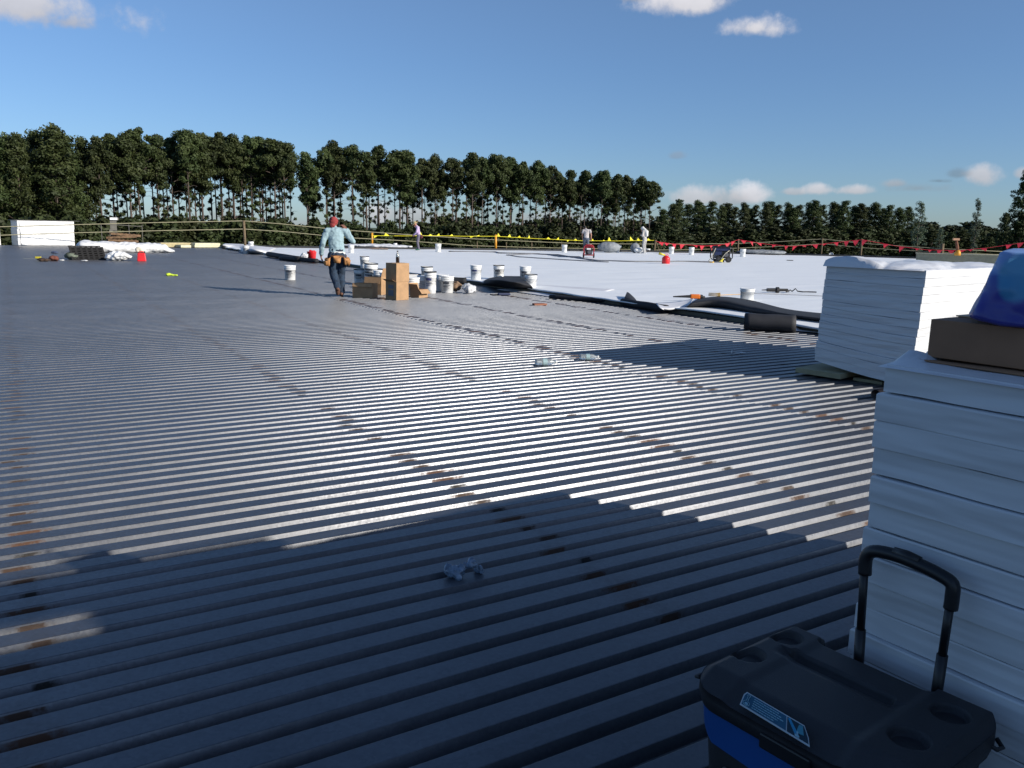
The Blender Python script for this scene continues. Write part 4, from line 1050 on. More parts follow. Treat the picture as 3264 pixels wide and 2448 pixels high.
# beige parapet on the right
a_ = G(2918, 845, TZ); b_ = G(3420, 862, TZ); q = b_-a_
bm = nb(); box(bm, (q.length/2, .5, .28), (q.length, 1.0, .56)); bb = mat('beige_board', (.23, .23, .17), .85)
pr_ = thing('board_pile', 'long low pile of beige boards behind the stacks on the right', 'boards', a_, math.atan2(q.y, q.x))
obj('boards', bm, bb, pr_); obj('top_sheet', box(nb(), (q.length/2, .5, .572), (q.length+.1, 1.1, .02)), mat('beige_top', (.30, .30, .23), .8), pr_)
mk = G(3048, 814, TZ); mk = Vector((mk.x*.80, mk.y*.80, .62)); 
mk = AT(3052, 811, G(3052, 850, TZ)); 
o = thing('marker_post', 'leaning brown marker post with orange base rising among the red pennants', 'marker', mk)
obj('marker_base', lathe(nb(), [(.14, -.05), (.13, .1), (.08, .2)], 14), YPOLE, o, True)
obj('stick', tube(nb(), [(0, 0, .1), (-.06, 0, .4), (-.13, 0, .62)], .075, 8, .06), mat('brown_stick', (.16, .06, .03), .8), o, True); obj('marker_head', box(nb(), (-.15, 0, .70), (.3, .1, .1), 0), mat('tan_head', (.35, .2, .12), .8), o)

# ================================================================== COOLER WITH TELESCOPIC HANDLE
CLD = mat('charcoal_plastic', (.019, .020, .024), .6, 0, .12, 20, .0008, 400); CLB2 = mat('blue_plastic', (.009, .070, .26), .4, 0, .05, 6); CLK = mat('black_plastic', (.008, .009, .011), .4)
Dv = Vector((.62, -.785, 0)).normalized(); Bv = Vector((.785, .62, 0)).normalized()
CC = Vector((.766, 1.637, 0))+Dv*(-.040)
ck = thing('wheeled_cooler', 'charcoal and blue wheeled cooler with its telescopic handle pulled up in the foreground', 'cooler', CC, math.atan2(Dv.y, Dv.x))
def PLn(px, py, yl):
    d = pray(px, py); t = (CC.dot(Bv)+yl)/d.dot(Bv); w = d*t+Vector((0, 0, EYE)); return (w-CC).dot(Dv), w.z
def rrect(hx, hy, r, n=8):
    out = []
    for cx, cy, a0 in ((hx-r, hy-r, 0), (-hx+r, hy-r, 90), (-hx+r, -hy+r, 180), (hx-r, -hy+r, 270)):
        for k in range(n+1): a = R_(a0+90*k/n); out.append((cx+r*math.cos(a), cy+r*math.sin(a)))
    return out
def loft(bm, secs, cap0=True, cap1=True):
    prev = None
    for hx, hy, r, z in secs:
        c = [bm.verts.new((x, y, z)) for x, y in rrect(hx, hy, r)]
        if prev: bridge(bm, prev, c)
        elif cap0: bm.faces.new(c[::-1])
        prev = c
    if cap1: bm.faces.new(prev)
    return bm
obj('body', loft(nb(), [(.215, .155, .04, .03), (.225, .165, .045, .12), (.238, .178, .05, .30), (.246, .184, .05, .40)]), CLD, ck, True)
# blue side band, pointed at its ends
bm = nb(); N_ = 60; top = []; bot = []
path = rrect(.253, .190, .055, 14)
ptsb = [p for p in path]
L0 = len(ptsb)
for i, (x, y) in enumerate(ptsb):
    if y > .12: continue
    tt = (x+.27)/.54
    zt = .402; zb_ = .300
    if y < -.1:
        e = min(1, max(0, (x+.255))/.09) if x < 0 else min(1, max(0, (.255-x))/.09); zb_ = .40-(.40-.285)*max(.02, e)**.55 if x < 0 else .285
    top.append((x, y, zt)); bot.append((x*.985, y*.985, zb_))
A = [bm.verts.new(p) for p in top]; B = [bm.verts.new(p) for p in bot]
C2 = [bm.verts.new((p[0]*.93, p[1]*.93, p[2])) for p in top]; D2 = [bm.verts.new((p[0]*.93, p[1]*.93, p[2])) for p in bot]
for i in range(len(A)-1):
    bm.faces.new((A[i], B[i], B[i+1], A[i+1])); bm.faces.new((B[i], D2[i], D2[i+1], B[i+1])); bm.faces.new((C2[i], A[i], A[i+1], C2[i+1]))
obj('side_band', bm, CLB2, ck, False)
# lid as a sculpted height field
HX, HY, RR = .264, .204, .075
CUP = [(-.218, .118), (-.222, -.030), (.185, .110), (.176, -.048)]
def lidz(x, y):
    def sst(a, b, v): v = max(0, min(1, (v-a)/(b-a))); return v*v*(3-2*v)
    z = .462
    z -= .030*(1-sst(0, .075, y+HY))                         # long front slope
    z -= .016*(1-sst(0, .03, x+HX)) + .016*(1-sst(0, .03, HX-x)) + .012*(1-sst(0, .02, HY-y))
    z += .006*(sst(.12, .15, abs(x+.02)))                    # raised end sections
    for cx, cy in CUP: z -= .020*(1-sst(.036, .041, math.hypot((x-cx), (y-cy))))
    dx = max(0, abs(x+.045)-.115); dy = abs(y-.072)
    z -= .026*(1-sst(.009, .016, math.hypot(dx, dy)))        # carrying slot
    z -= .010*(1-sst(.02, .05, dy))*(1-sst(.13, .16, abs(x+.045)))*(1 if y < .072 else 0)
    if y > .14: z -= .075*sst(.165, .175, y)*(1-sst(.135, .145, abs(x+.02)))
    return z
bm = nb(); NX, NY = 190, 140; g = []
for i in range(NX+1):
    row = []
    for j in range(NY+1):
        x = -HX+2*HX*i/NX; y = -HY+2*HY*j/NY
        # pull the corners round
        qx, qy = abs(x)-(HX-RR), abs(y)-(HY-RR)
        if qx > 0 and qy > 0:
            m_ = max(qx, qy); l_ = math.hypot(qx, qy); k = m_/l_
            x2 = math.copysign(HX-RR+qx*k, x); y2 = math.copysign(HY-RR+qy*k, y)
        else: x2, y2 = x, y
        row.append(bm.verts.new((x2, y2, lidz(x2, y2))))
    g.append(row)
for a, b in zip(g, g[1:]):
    for j in range(NY): bm.faces.new((a[j], b[j], b[j+1], a[j+1]))
rim = [g[i][0] for i in range(NX)]+[g[NX][j] for j in range(NY)]+[g[i][NY] for i in range(NX, 0, -1)]+[g[0][j] for j in range(NY, 0, -1)]
r2 = [bm.verts.new((v.co.x*1.004, v.co.y*1.004, min(v.co.z, .425)-.004)) for v in rim]; r3 = [bm.verts.new((v.co.x*.975, v.co.y*.975, .392)) for v in rim]
bridge(bm, rim, r2); bridge(bm, r2, r3); bm.faces.new(r3)
lid = obj('lid', bm, CLD, ck, True)
# seam lip and front latch recess
obj('latch', box(nb(), (-.0, -.204, .40), (.12, .012, .035)), CLK, ck, bevel=.004)
obj('grey_opener', box(nb(), (-.150, -.186, .245), (.022, .012, .045)), mat('grey_plastic', (.16, .16, .15), .5), ck, bevel=.003)
for x_, y_ in ((-.270, -.13), (-.270, .02), (.258, .15)):
    bm = nb(); tube(bm, [(x_, y_-.018, .425), (x_-.014*(1 if x_ < 0 else -1), y_-.012, .418), (x_-.016*(1 if x_ < 0 else -1), y_+.012, .414), (x_, y_+.018, .425)], .005, 8)
    obj('tie_loop', bm, CLD, ck, True)
for s_ in (-1, 1):
    wh = obj('wheel', cone(nb(), (s_*.20-.02, .13, .06), (s_*.20+.02, .13, .06), .06, .06, 24), CLK, ck, bevel=.006)
    obj('hub', cone(nb(), (s_*.20-.023, .13, .06), (s_*.20+.023, .13, .06), .025, .025, 16), mat('grey_plastic', (.16, .16, .15)), wh)
# sticker on the front slope
def stick_frame():
    pts = {}
    for k, (px, py) in dict(tl=(2379, 2208), bl=(2359, 2250), br=(2582, 2386), tr=(2575, 2323)).items():
        # intersect ray with the sloping front face plane
        d = pray(px, py); n = (-Bv*.40+Vector((0, 0, 1))*.92).normalized(); p0 = CC-Bv*.170+Vector((0, 0, .458))
        t = (p0-Vector((0, 0, EYE))).dot(n)/d.dot(n); w = d*t+Vector((0, 0, EYE)); pts[k] = w
    return pts, n
SPt, SN = stick_frame()
def SQ(a, b, h=.0):           # a 0..1 along, b 0..1 up
    P = SPt; bo = P['bl'].lerp(P['br'], a); to = P['tl'].lerp(P['tr'], a)
    w = bo.lerp(to, b)+SN*(.0035+h); q = w-CC; return Vector((q.dot(Dv), q.dot(Bv), q.z))
def spoly(name, pl, m, par, h): 
    bm = nb(); top = [bm.verts.new(SQ(a, b, h)) for a, b in pl]; bt_ = [bm.verts.new(SQ(a, b, h-.0012)) for a, b in pl]
    bm.faces.new(top); bm.faces.new(bt_[::-1]); bridge(bm, bt_, top); return obj(name, bm, m, par)
SW = mat('sticker_edge', (.45, .52, .55), .5); SBl = mat('sticker_teal', (.015, .10, .17), .45); SC = mat('sticker_cyan', (.02, .24, .42), .45); SL = mat('sticker_ink', (.22, .42, .50), .5)
stk = spoly('sticker', [(0, 0), (1.0, 0), (1.0, .45), (.955, 1.0), (.02, 1.0), (-.01, .75)], SW, ck, .001)
spoly('sticker_field', [(.015, .10), (.675, .10), (.675, .93), (.03, .93), (.01, .7)], SBl, stk, .0016)
spoly('sticker_field', [(.69, .10), (.99, .10), (.985, .45), (.945, .93), (.69, .93)], mat('sticker_dark', (.004, .03, .05), .45), stk, .0016)
spoly('sticker_figure', [(.70, .85), (.735, .93), (.84, .35), (.80, .2)], SC, stk, .0022)
spoly('sticker_figure', [(.83, .45), (.87, .85), (.93, .90), (.93, .40), (.86, .35)], mat('sticker_teal2', (.05, .25, .33), .45), stk, .0025)
spoly('sticker_figure', [(.80, .10), (.86, .10), (.865, .22), (.85, .25), (.855, .42), (.83, .42), (.825, .25), (.80, .22)], SL, stk, .0028)
rs_ = random.Random(3)
for k in range(5):                     # lines of small print, unreadable in the photograph
    a = .165; b = .80-.145*k; e = (.56, .60, .64, .55, .5)[k]
    while a < e:
        l = rs_.uniform(.015, .05); spoly('print_line', [(a, b-.022), (min(e, a+l), b-.022), (min(e, a+l), b+.03), (a, b+.03)], SL, stk, .0022); a += l+.008
def arc(cx, cy, r, a0, a1, n=10): return [(cx+r*.30*math.cos(R_(a0+(a1-a0)*k/n)), cy+r*math.sin(R_(a0+(a1-a0)*k/n))) for k in range(n+1)]
out = [(.093, .38), (.093, .75)]+arc(.078, .75, .10, 0, 180)[::1]
bm = nb(); path_ = arc(.078, .28, .16, 62, -242, 18)+[(.066, .45), (.066, .76)]+arc(.078, .77, .09, 180, 0, 8)+[(.090, .76), (.090, .42)]
tube(bm, [SQ(a, b, .0028) for a, b in path_], .0007, 5); obj('thermometer_icon', bm, SL, stk)
spoly('thermometer_bulb', arc(.078, .27, .09, 0, 345, 14), SL, stk, .0026)
# telescopic handle
def H3(px, py, yl): x, z = PLn(px, py, yl); return Vector((x, yl, z))
YB = .215
for (bx, by, tx, ty) in ((2737, 2110, 2757, 1790), (2987, 2200, 3030, 1915)):
    b_ = H3(bx, by, YB); t_ = H3(tx, ty, YB)
    low_ = Vector((b_.x, YB, .20)); m1 = b_.lerp(t_, .33 if bx < 2900 else .40)
    obj('handle_sleeve', tube(nb(), [low_, b_, m1], .0125, 10), CLK, ck, True); obj('handle_rod', tube(nb(), [m1, t_], .0098, 10), CLK, ck, True)
hp = [H3(2757, 1830, YB), H3(2762, 1775, YB), H3(2790, 1757, YB), H3(2860, 1772, YB), H3(2930, 1800, YB), H3(2995, 1832, YB), H3(3035, 1862, YB), H3(3035, 1905, YB), H3(3030, 1940, YB)]
hs = []
for a, b, c, d in zip([hp[0]]+hp[:-2], hp[:-1], hp[1:], hp[2:]+[hp[-1]]):
    for k in range(5):
        f = k/5; hs.append(.5*((2*b)+(c-a)*f+(2*a-5*b+4*c-d)*f*f+(3*b-a-3*c+d)*f**3))
hs.append(hp[-1]); hg = obj('handle_grip', tube(nb(), hs, .0155, 12), CLK, ck, True)
obj('release_button', tube(nb(), [H3(2850, 1768, YB)+Vector((0, 0, .006)), H3(2890, 1782, YB)+Vector((0, 0, .008)), H3(2930, 1799, YB)+Vector((0, 0, .006))], .013, 10), CLK, hg, True)

# flat carton and water pack on the near stack
cb0 = Vector((.99, 1.955, 0)); czb = 1.176
bxc = thing('cardboard_box', 'flat brown carton lying on the near shaded stack under the blue pack', 'box', cb0+Vector((0, 0, czb)), rz1)
bm = nb(); box(bm, (.42, .19, .045), (.84, .38, .09)); obj('carton', bm, mat('brown_carton', (.26, .14, .08), .85, 0, .1, 7), bxc, bevel=.002)
obj('flap', box(nb(), (.40, .20, .0925), (.80, .17, .003)), CARDI, bxc)
bm = nb(); g = []
for i in range(25):
    row = []
    for j in range(9):
        x = -.035+.9*i/24; y = -.028+.3*j/8
        row.append(bm.verts.new((x, y+.012*noise.noise(Vector((x*9, 0, 1))), .008+.006*noise.noise(Vector((x*5, y*5, 2))))))
    g.append(row)
for a, b in zip(g, g[1:]):
    for j in range(8): bm.faces.new((a[j], b[j], b[j+1], a[j+1]))
o = obj('cardboard_sheet', bm, mat('brown_carton', (.155, .105, .075)), None, True, loc=cb0+Vector((0, 0, 1.163)), rot=(0, 0, rz1)); so = o.modifiers.new('t', 'SOLIDIFY'); so.thickness = .003
tag(o, 'thin torn cardboard sheet under the flat brown carton', 'cardboard')
pkm = bpy.data.materials.new('printed_film'); pkm.use_nodes = True; t = NT(pkm.node_tree); p = pkm.node_tree.nodes['Principled BSDF']
tc = t.n('ShaderNodeTexCoord').outputs['Object']; s_ = t.n('ShaderNodeSeparateXYZ'); t.put(s_.inputs[0], tc)
zz = t.M('ADD', s_.outputs[2], t.M('MULTIPLY_ADD', t.noise(tc, 9, 3, .6), .05, -.025))
col = t.ramp(t.M('MULTIPLY', zz, 4.6), [(0, (.045, .045, .26)), (.30, (.045, .05, .30)), (.50, (.06, .10, .36)), (.54, (.16, .27, .56)), (.80, (.22, .36, .66)), (.88, (.10, .42, .36)), (1, (.12, .50, .24))])
e0_ = t.M('MULTIPLY_ADD', t.noise(tc, 22, 4, .6), .9, -.45)
e1 = t.M('ADD', t.M('ADD', e0_, t.M('POWER', t.M('DIVIDE', t.M('SUBTRACT', s_.outputs[0], .018), .036), 2)), t.M('POWER', t.M('DIVIDE', t.M('SUBTRACT', s_.outputs[2], .105), .052), 2))
col = t.mix(t.M('MULTIPLY', t.smooth(e1, 1.3, .6), .7), col, (.06, .32, .50))
col = t.mix(t.M('MULTIPLY', t.smooth(t.noise(tc, 28, 4, .7), .62, .75), .5), col, (.35, .45, .6))  # whitish film highlights painted into the colour as pale noise patches
t.put(p.inputs['Base Color'], col); p.inputs['Roughness'].default_value = .28; b_ = t.n('ShaderNodeBump'); b_.inputs['Distance'].default_value = .012; q_ = t.n('ShaderNodeTexNoise', noise_type='RIDGED_MULTIFRACTAL'); t.put(q_.inputs['Vector'], tc); q_.inputs['Scale'].default_value = 20; q_.inputs['Detail'].default_value = 5; t.put(b_.inputs['Height'], q_.outputs[0]); t.put(p.inputs['Normal'], b_.outputs[0])
pb = AT(3188, 1062, cb0+Dv*.33+Bv*.15); pb.z = czb+.092
pk = thing('water_pack', 'blue and green film wrapped pack of water bottles leaning on the flat carton', 'water pack', pb, yaw_at(pb))
dist_ = Vector((pb.x, pb.y, 0)).length
def PK(px, py):                        # outline at the pack's own distance
    q = AT(px, py, pb)-pb; c, s = math.cos(-yaw_at(pb)), math.sin(-yaw_at(pb))
    return (q.x*c-q.y*s, q.z)
lx_ = [(0, 3094), (.03, 3096), (.14, 3108), (.36, 3130), (.6, 3151), (.78, 3167), (.92, 3182), (1.0, 3196)]
ztop = PK(3230, 776)[1]; zlow = PK(3096, 1020)[1]
bm = nb(); prev = None; NT_ = 44
def lerp1(tb, t):
    for (a, b), (c, d) in zip(tb, tb[1:]):
        if t <= c: return b+(d-b)*(t-a)/(c-a)
    return tb[-1][1]
for k in range(NT_+1):
    t_ = k/NT_; xl = PK(lerp1(lx_, t_), 900)[0]; xr = .20-.03*t_; e_ = max(0, (t_-.88)/.12); e0 = max(0, (.05-t_)/.05)
    ins = .022*e_*e_+.010*e0*e0; hx, hy = (xr-xl)/2-ins*.5, .115-.02*t_-ins
    ring_ = []
    for (x, y) in rrect(hx, hy, .022, 6):
        # subdivide long sides through the corner points only; creases come from displacement
        ring_.append((x+(xl+xr)/2, y+.12))
    full_ = []
    for (a, b) in zip(ring_, ring_[1:]+ring_[:1]):
        n_ = max(1, int(math.hypot(b[0]-a[0], b[1]-a[1])/.008))
        full_ += [(a[0]+(b[0]-a[0])*q/n_, a[1]+(b[1]-a[1])*q/n_) for q in range(n_)]
    if prev is None: NP_ = len(full_)
    while len(full_) < NP_: full_.append(full_[-1])
    # resample to a constant count
    src_ = full_; full_ = [src_[int(q*len(src_)/NP_)] for q in range(NP_)]
    cur = []
    for (x, y) in full_:
        zb_ = zlow*max(0, min(1, -x/.065)); z = zb_*(1-t_)+ztop*t_-.012*e_
        v = Vector((x, y, z)); q = abs(noise.noise(Vector((x*14+z*9, y*14, z*10))))*2; r_ = noise.noise(Vector((x*30, y*30, z*14+3)))
        c_ = Vector((x-(xl+xr)/2, y-.12, 0)); c_.normalize()
        cur.append(bm.verts.new(v+c_*(.0045*(q-.5)+.0022*r_)))
    if prev: bridge(bm, prev, cur)
    else: bm.faces.new(cur[::-1])
    prev = cur
bm.faces.new(prev)
obj('film_wrap', bm, pkm, pk, True)
for k in range(3): 
    bx_ = .10+.085*k
    obj('bottle_cap', cone(nb(), (bx_, .1, .268), (bx_, .1, .280), .014, .014, 12), PLW, pk)

# ================================================================== PEOPLE
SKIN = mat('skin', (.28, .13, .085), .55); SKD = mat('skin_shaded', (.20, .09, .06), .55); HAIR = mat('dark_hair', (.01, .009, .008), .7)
def hand(bm, w, d, side=(1, 0, 0), r=.0085, curl=.5, L=.085):
    w = Vector(w); d = Vector(d).normalized(); s = Vector(side); s = (s-d*s.dot(d)).normalized(); nrm = d.cross(s)
    limb(bm, [w, w+d*.03], [.024, .026]); M_ = Matrix((s, nrm, d)).transposed(); ell(bm, w+d*.05, (.042, .016, .05), M_)
    for k, (o_, ln) in enumerate(((-.032, .062), (-.011, .074), (.010, .070), (.030, .056))):
        a = w+d*.088+s*o_; b = a+(d*math.cos(curl*.6)+nrm*math.sin(curl*.6))*ln*.5; c = b+(d*math.cos(curl*1.6)+nrm*math.sin(curl*1.6))*ln*.5
        limb(bm, [a, b, c], [r*1.1, r, r*.85], 8)
    a = w+d*.03-s*.035; b = a+(d*.7-s*.7)*.035; c = b+(d*.9-s*.2+nrm*.3)*.03; limb(bm, [a, b, c], [r*1.3, r*1.1, r], 8)
def torso(bm, pel, ch, sh_l, sh_r, w0, w1, dep, k=1.0):
    """chain of ellipsoids from pelvis to shoulders"""
    n = 7
    ax = (Vector(sh_r)-Vector(sh_l)).normalized()
    for i in range(n+1):
        t = i/n; c = Vector(pel).lerp(Vector(ch), t)
        w = (w0*(1-t)+w1*t)*(1-.10*math.sin(PI*t))
        M_ = Matrix((ax, Vector((0, 0, 1)).cross(ax).normalized(), Vector((0, 0, 1)))).transposed()
        ell(bm, c, (w*k, dep*k*(1-.1*t), .10*k), M_)
    limb(bm, [sh_l, sh_r], [.062*k, .062*k])
def person(name, label, loc, rz, J, sc=1., vox=.009, skin=SKIN, head_r=(.076, .092, .108)):
    t0 = None; J = {k: Vector(v) for k, v in J.items()}
    bm = nb()
    torso(bm, J['pel'], J['ch'], J['shl'], J['shr'], .145, .15, .095, .92)
    limb(bm, [J['neck'], J['head']-Vector((0, 0, .05))], [.052, .05])
    ell(bm, J['head'], head_r)
    f = J['face'].normalized(); sd = f.cross(Vector((0, 0, 1))).normalized(); h = J['head']
    ell(bm, h+f*head_r[1]*.98+Vector((0, 0, -.015)), (.013, .02, .02)); ell(bm, h+f*.055+Vector((0, 0, -.075)), (.05, .05, .035))
    for q in (-1, 1):
        ell(bm, h+sd*q*head_r[0]*1.02, (.014, .02, .03)); ell(bm, h+f*.082+sd*q*.03+Vector((0, 0, .012)), (.014, .012, .009))
    ell(bm, h+f*.088+Vector((0, 0, -.058)), (.024, .012, .008))
    for s in 'lr':
        limb(bm, [J['sh'+s], J['el'+s], J['wr'+s]], [.052, .040, .028])
        hand(bm, J['wr'+s], J['ha'+s]-J['wr'+s], J.get('hs'+s, Vector((0, 1, 0))))
        limb(bm, [J['hip'+s], J['kn'+s], J['an'+s]], [.085, .055, .038]); limb(bm, [J['an'+s], J['to'+s]], [.04, .032])
    o = blend(name, bm, skin, None, vox, 3, loc, (0, 0, rz)); o.scale = (sc, sc, sc)
    return tag(o, label, 'person')
def wear_shirt(P, J, m, sleeve=1., k=1.22, vox=.010, name='shirt', wr=.010, hem=.02, seed=1, sl_r=(.068, .056, .046)):
    J = {a: Vector(v) for a, v in J.items()}; bm = nb()
    torso(bm, J['pel']+Vector((0, 0, hem)), J['ch'], J['shl'], J['shr'], .138, .152, .10, k)
    limb(bm, [J['neck']-Vector((0, 0, .06)), J['neck']-Vector((0, 0, .02))], [.085, .066])
    for s in 'lr':
        a, b, c = J['sh'+s], J['el'+s], J['wr'+s]
        if sleeve >= 1: limb(bm, [a, b, b.lerp(c, .93)], sl_r)
        else: limb(bm, [a, a.lerp(b, sleeve)], [.076, .068])
    return blend(name, bm, m, P, vox, 4, None, None, wr, 9, seed)
def wear_trousers(P, J, m, vox=.010, seed=2, k=1., wr=.009):
    J = {a: Vector(v) for a, v in J.items()}; bm = nb()
    ell(bm, J['pel']+Vector((0, -.01, -.02)), (.158*k, .118*k, .115)); ell(bm, J['pel']+Vector((0, 0, .06)), (.145*k, .105*k, .07))
    for s in 'lr':
        a, b, c = J['hip'+s], J['kn'+s], J['an'+s]; limb(bm, [a, a.lerp(b, .5), b, b.lerp(c, .5), c+Vector((0, 0, .015))], [.098*k, .088*k, .072*k, .068*k, .064*k])
    return blend('trousers', bm, m, P, vox, 4, None, None, wr, 10, seed)
def wear_boots(P, J, m, vox=.010):
    for s in 'lr':
        a, t_ = Vector(J['an'+s]), Vector(J['to'+s]); bm = nb(); d = (t_-a)
        limb(bm, [a+Vector((0, 0, .02)), a-Vector((0, 0, .0)), a+d*.5+Vector((0, 0, -.01)), t_], [.052, .055, .048, .042]); ell(bm, a+Vector((0, -.025, -.03)), (.042, .05, .04))
        blend('boot', bm, m, P, vox, 2)
# --- worker in light blue shirt seen from behind
J = dict(pel=(-.005, 0, .86), ch=(-.02, .04, 1.26), neck=(-.045, .07, 1.37), head=(-.06, .10, 1.458), face=(.25, 1, -.25), shl=(-.185, .03, 1.285), shr=(.155, .05, 1.30),
         ell=(-.275, -.02, 1.05), wrl=(-.315, .05, .84), hal=(-.315, .10, .74), elr=(.315, .02, 1.10), wrr=(.195, .03, 1.335), har=(.115, .06, 1.43), hsr=(0, .6, .6),
         hipl=(-.085, 0, .80), hipr=(.085, 0, .80), knl=(-.085, .05, .46), anl=(-.005, -.16, .20), tol=(.0, -.10, .075), knr=(.075, .07, .45), anr=(.07, -.01, .09), tor=(.075, .13, .035))
wp = G(1077, 945, 0)
wk = person('person', 'person in light blue shirt and leather tool belt seen from behind, hand at the ear', wp, yaw_at(wp), J, 1.02, .0075, SKD)
CHAM = mat('light_blue_cloth', (.27, .385, .43), .85, 0, .07, 14, .006, 22); JEAN = mat('dark_denim', (.018, .035, .065), .9, 0, .35, 16, .004, 40); TAN = mat('tan_leather', (.42, .20, .07), .75, 0, .25, 14); TAND = mat('dark_tan_leather', (.10, .045, .02), .8)
BOOT = mat('brown_boot', (.12, .06, .04), .85, 0, .3, 20); MAR = mat('red_cloth', (.26, .035, .035), .85, 0, .25, 20)
sh = wear_shirt(wk, J, CHAM, 1., 1.20, .0085, wr=.013, seed=3)
wear_trousers(wk, J, JEAN, .0085, k=1.08); wear_boots(wk, J, BOOT, .0085)
bm = nb(); lathe(bm, [(.158, .80), (.166, .83), (.160, .885), (.150, .90)], 28, True, True)
for v in bm.verts: v.co.y *= .78
obj('undershirt', bm, mat('white_cotton', (.6, .6, .58), .9), wk, True)
hd = Vector(J['head']); bm = nb(); ell(bm, hd+Vector((0, -.012, .030)), (.092, .108, .100)); ell(bm, hd+Vector((.0, .085, .045)), (.065, .06, .018)); ell(bm, hd+Vector((-.02, -.075, -.04)), (.06, .035, .055))
blend('cap', bm, MAR, wk, .009, 3, None, None, .007, 18)
ell(bm := nb(), hd+Vector((-.005, -.03, -.115)), (.085, .075, .045)); blend('neck_cloth', bm, mat('dark_cloth', (.03, .025, .03), .9), wk, .009, 2, None, None, .006, 18)
bm = nb(); A = lathe(bm, [(.172, .775), (.180, .78), (.180, .825), (.172, .83)], 30, False, False)
for v in bm.verts: v.co.y *= .76
obj('belt', bm, TAND, wk, True)
for (x, y, w, h, z, dk) in ((-.155, -.075, .085, .155, .70, 0), (.0, -.145, .075, .125, .745, 0), (.150, -.085, .085, .145, .72, 0), (-.165, .0, .06, .17, .70, 1), (.19, -.02, .055, .15, .70, 1)):
    a_ = math.atan2(x, -y); M_ = Matrix.Translation((x*1.05, y*1.05, z))@Matrix.Rotation(a_, 4, 'Z')
    bm = nb(); n = 14; secs = [(.80, 0, -h*.55), (.95, 0, -h*.3), (1.0, 0, 0), (1.08, 0, h*.45), (1.0, 0, h*.45), (.9, 0, h*.1)]
    prev = None
    for (q, _, zz_) in secs:
        c = [bm.verts.new(M_@Vector((w*q*math.cos(2*PI*i/n)*.95, w*.55*q*math.sin(2*PI*i/n)-w*.35, zz_+(.018*math.sin(2*PI*i/n) if zz_ > 0 else 0)))) for i in range(n)]
        if prev: bridge(bm, prev, c)
        else: bm.faces.new(c[::-1])
        prev = c
    bm.faces.new(prev)
    pc_ = obj('tool_pouch', bm, TAND if dk else TAN, wk, True)
    if not dk:
        bm = nb(); prev = None
        for (q, _, zz_) in ((.86, 0, -h*.48), (1.02, 0, -.01), (1.10, 0, h*.08), (1.0, 0, h*.08)):
            c = [bm.verts.new(M_@Vector((w*.72*q*math.cos(2*PI*i/n), w*.45*q*math.sin(2*PI*i/n)-w*.78, zz_))) for i in range(n)]
            if prev: bridge(bm, prev, c)
            else: bm.faces.new(c[::-1])
            prev = c
        obj('front_pocket', bm, TAN, pc_, True)
obj('phone', box(nb(), (.045, .10, 1.43), (.02, .075, .13)), CLK, wk, bevel=.006)

def far_person(label, px, top, bot, J, sc, z=TZ, yaw=0., skin=SKIN):
    p = G(px, bot, z); return person('person', label, p, yaw_at(p)+yaw, J, sc, .014, skin)
# --- person in sun hat and lavender shirt, profile to the left, looking down
J2 = dict(pel=(0, 0, .88), ch=(-.02, .06, 1.28), neck=(-.02, .12, 1.42), head=(-.01, .21, 1.49), face=(0, .7, -.8), shl=(-.17, .05, 1.33), shr=(.17, .05, 1.33),
          ell=(-.22, .08, 1.05), wrl=(-.15, .27, .90), hal=(-.12, .35, .85), elr=(.22, .08, 1.05), wrr=(.16, .27, .88), har=(.14, .35, .82), hipl=(-.09, 0, .84), hipr=(.09, 0, .84),
          knl=(-.11, .06, .48), anl=(-.13, -.02, .09), tol=(-.14, .12, .04), knr=(.11, .09, .48), anr=(.12, .05, .09), tor=(.13, .19, .04))
p2 = far_person('person in sun hat and lavender shirt standing bent over by the yellow pennants', 1335, 715, 798, J2, .97, yaw=R_(80))
wear_shirt(p2, J2, mat('lavender_cloth', (.42, .33, .50), .9), 1., 1.12, .014, wr=.012); wear_trousers(p2, J2, mat('grey_trousers', (.12, .11, .15), .9), .014)
wear_boots(p2, J2, mat('green_boot', (.05, .16, .10), .7), .014)
bm = nb(); lathe(bm, [(.19, 0), (.20, .01), (.10, .035), (.095, .10), (.06, .13), (.01, .14)], 20); bmesh.ops.transform(bm, matrix=Matrix.Translation(Vector(J2['head'])+Vector((0, .0, .055)))@Matrix.Rotation(R_(-35), 4, 'X'), verts=bm.verts)
obj('sun_hat', bm, mat('straw', (.48, .38, .20), .9), p2, True)
ell(bm := nb(), (.0, -.14, .80), (.12, .09, .12)); blend('waist_cloth', bm, mat('dark_red_cloth', (.08, .015, .02), .9), p2, .014, 2, None, None, .02, 8)
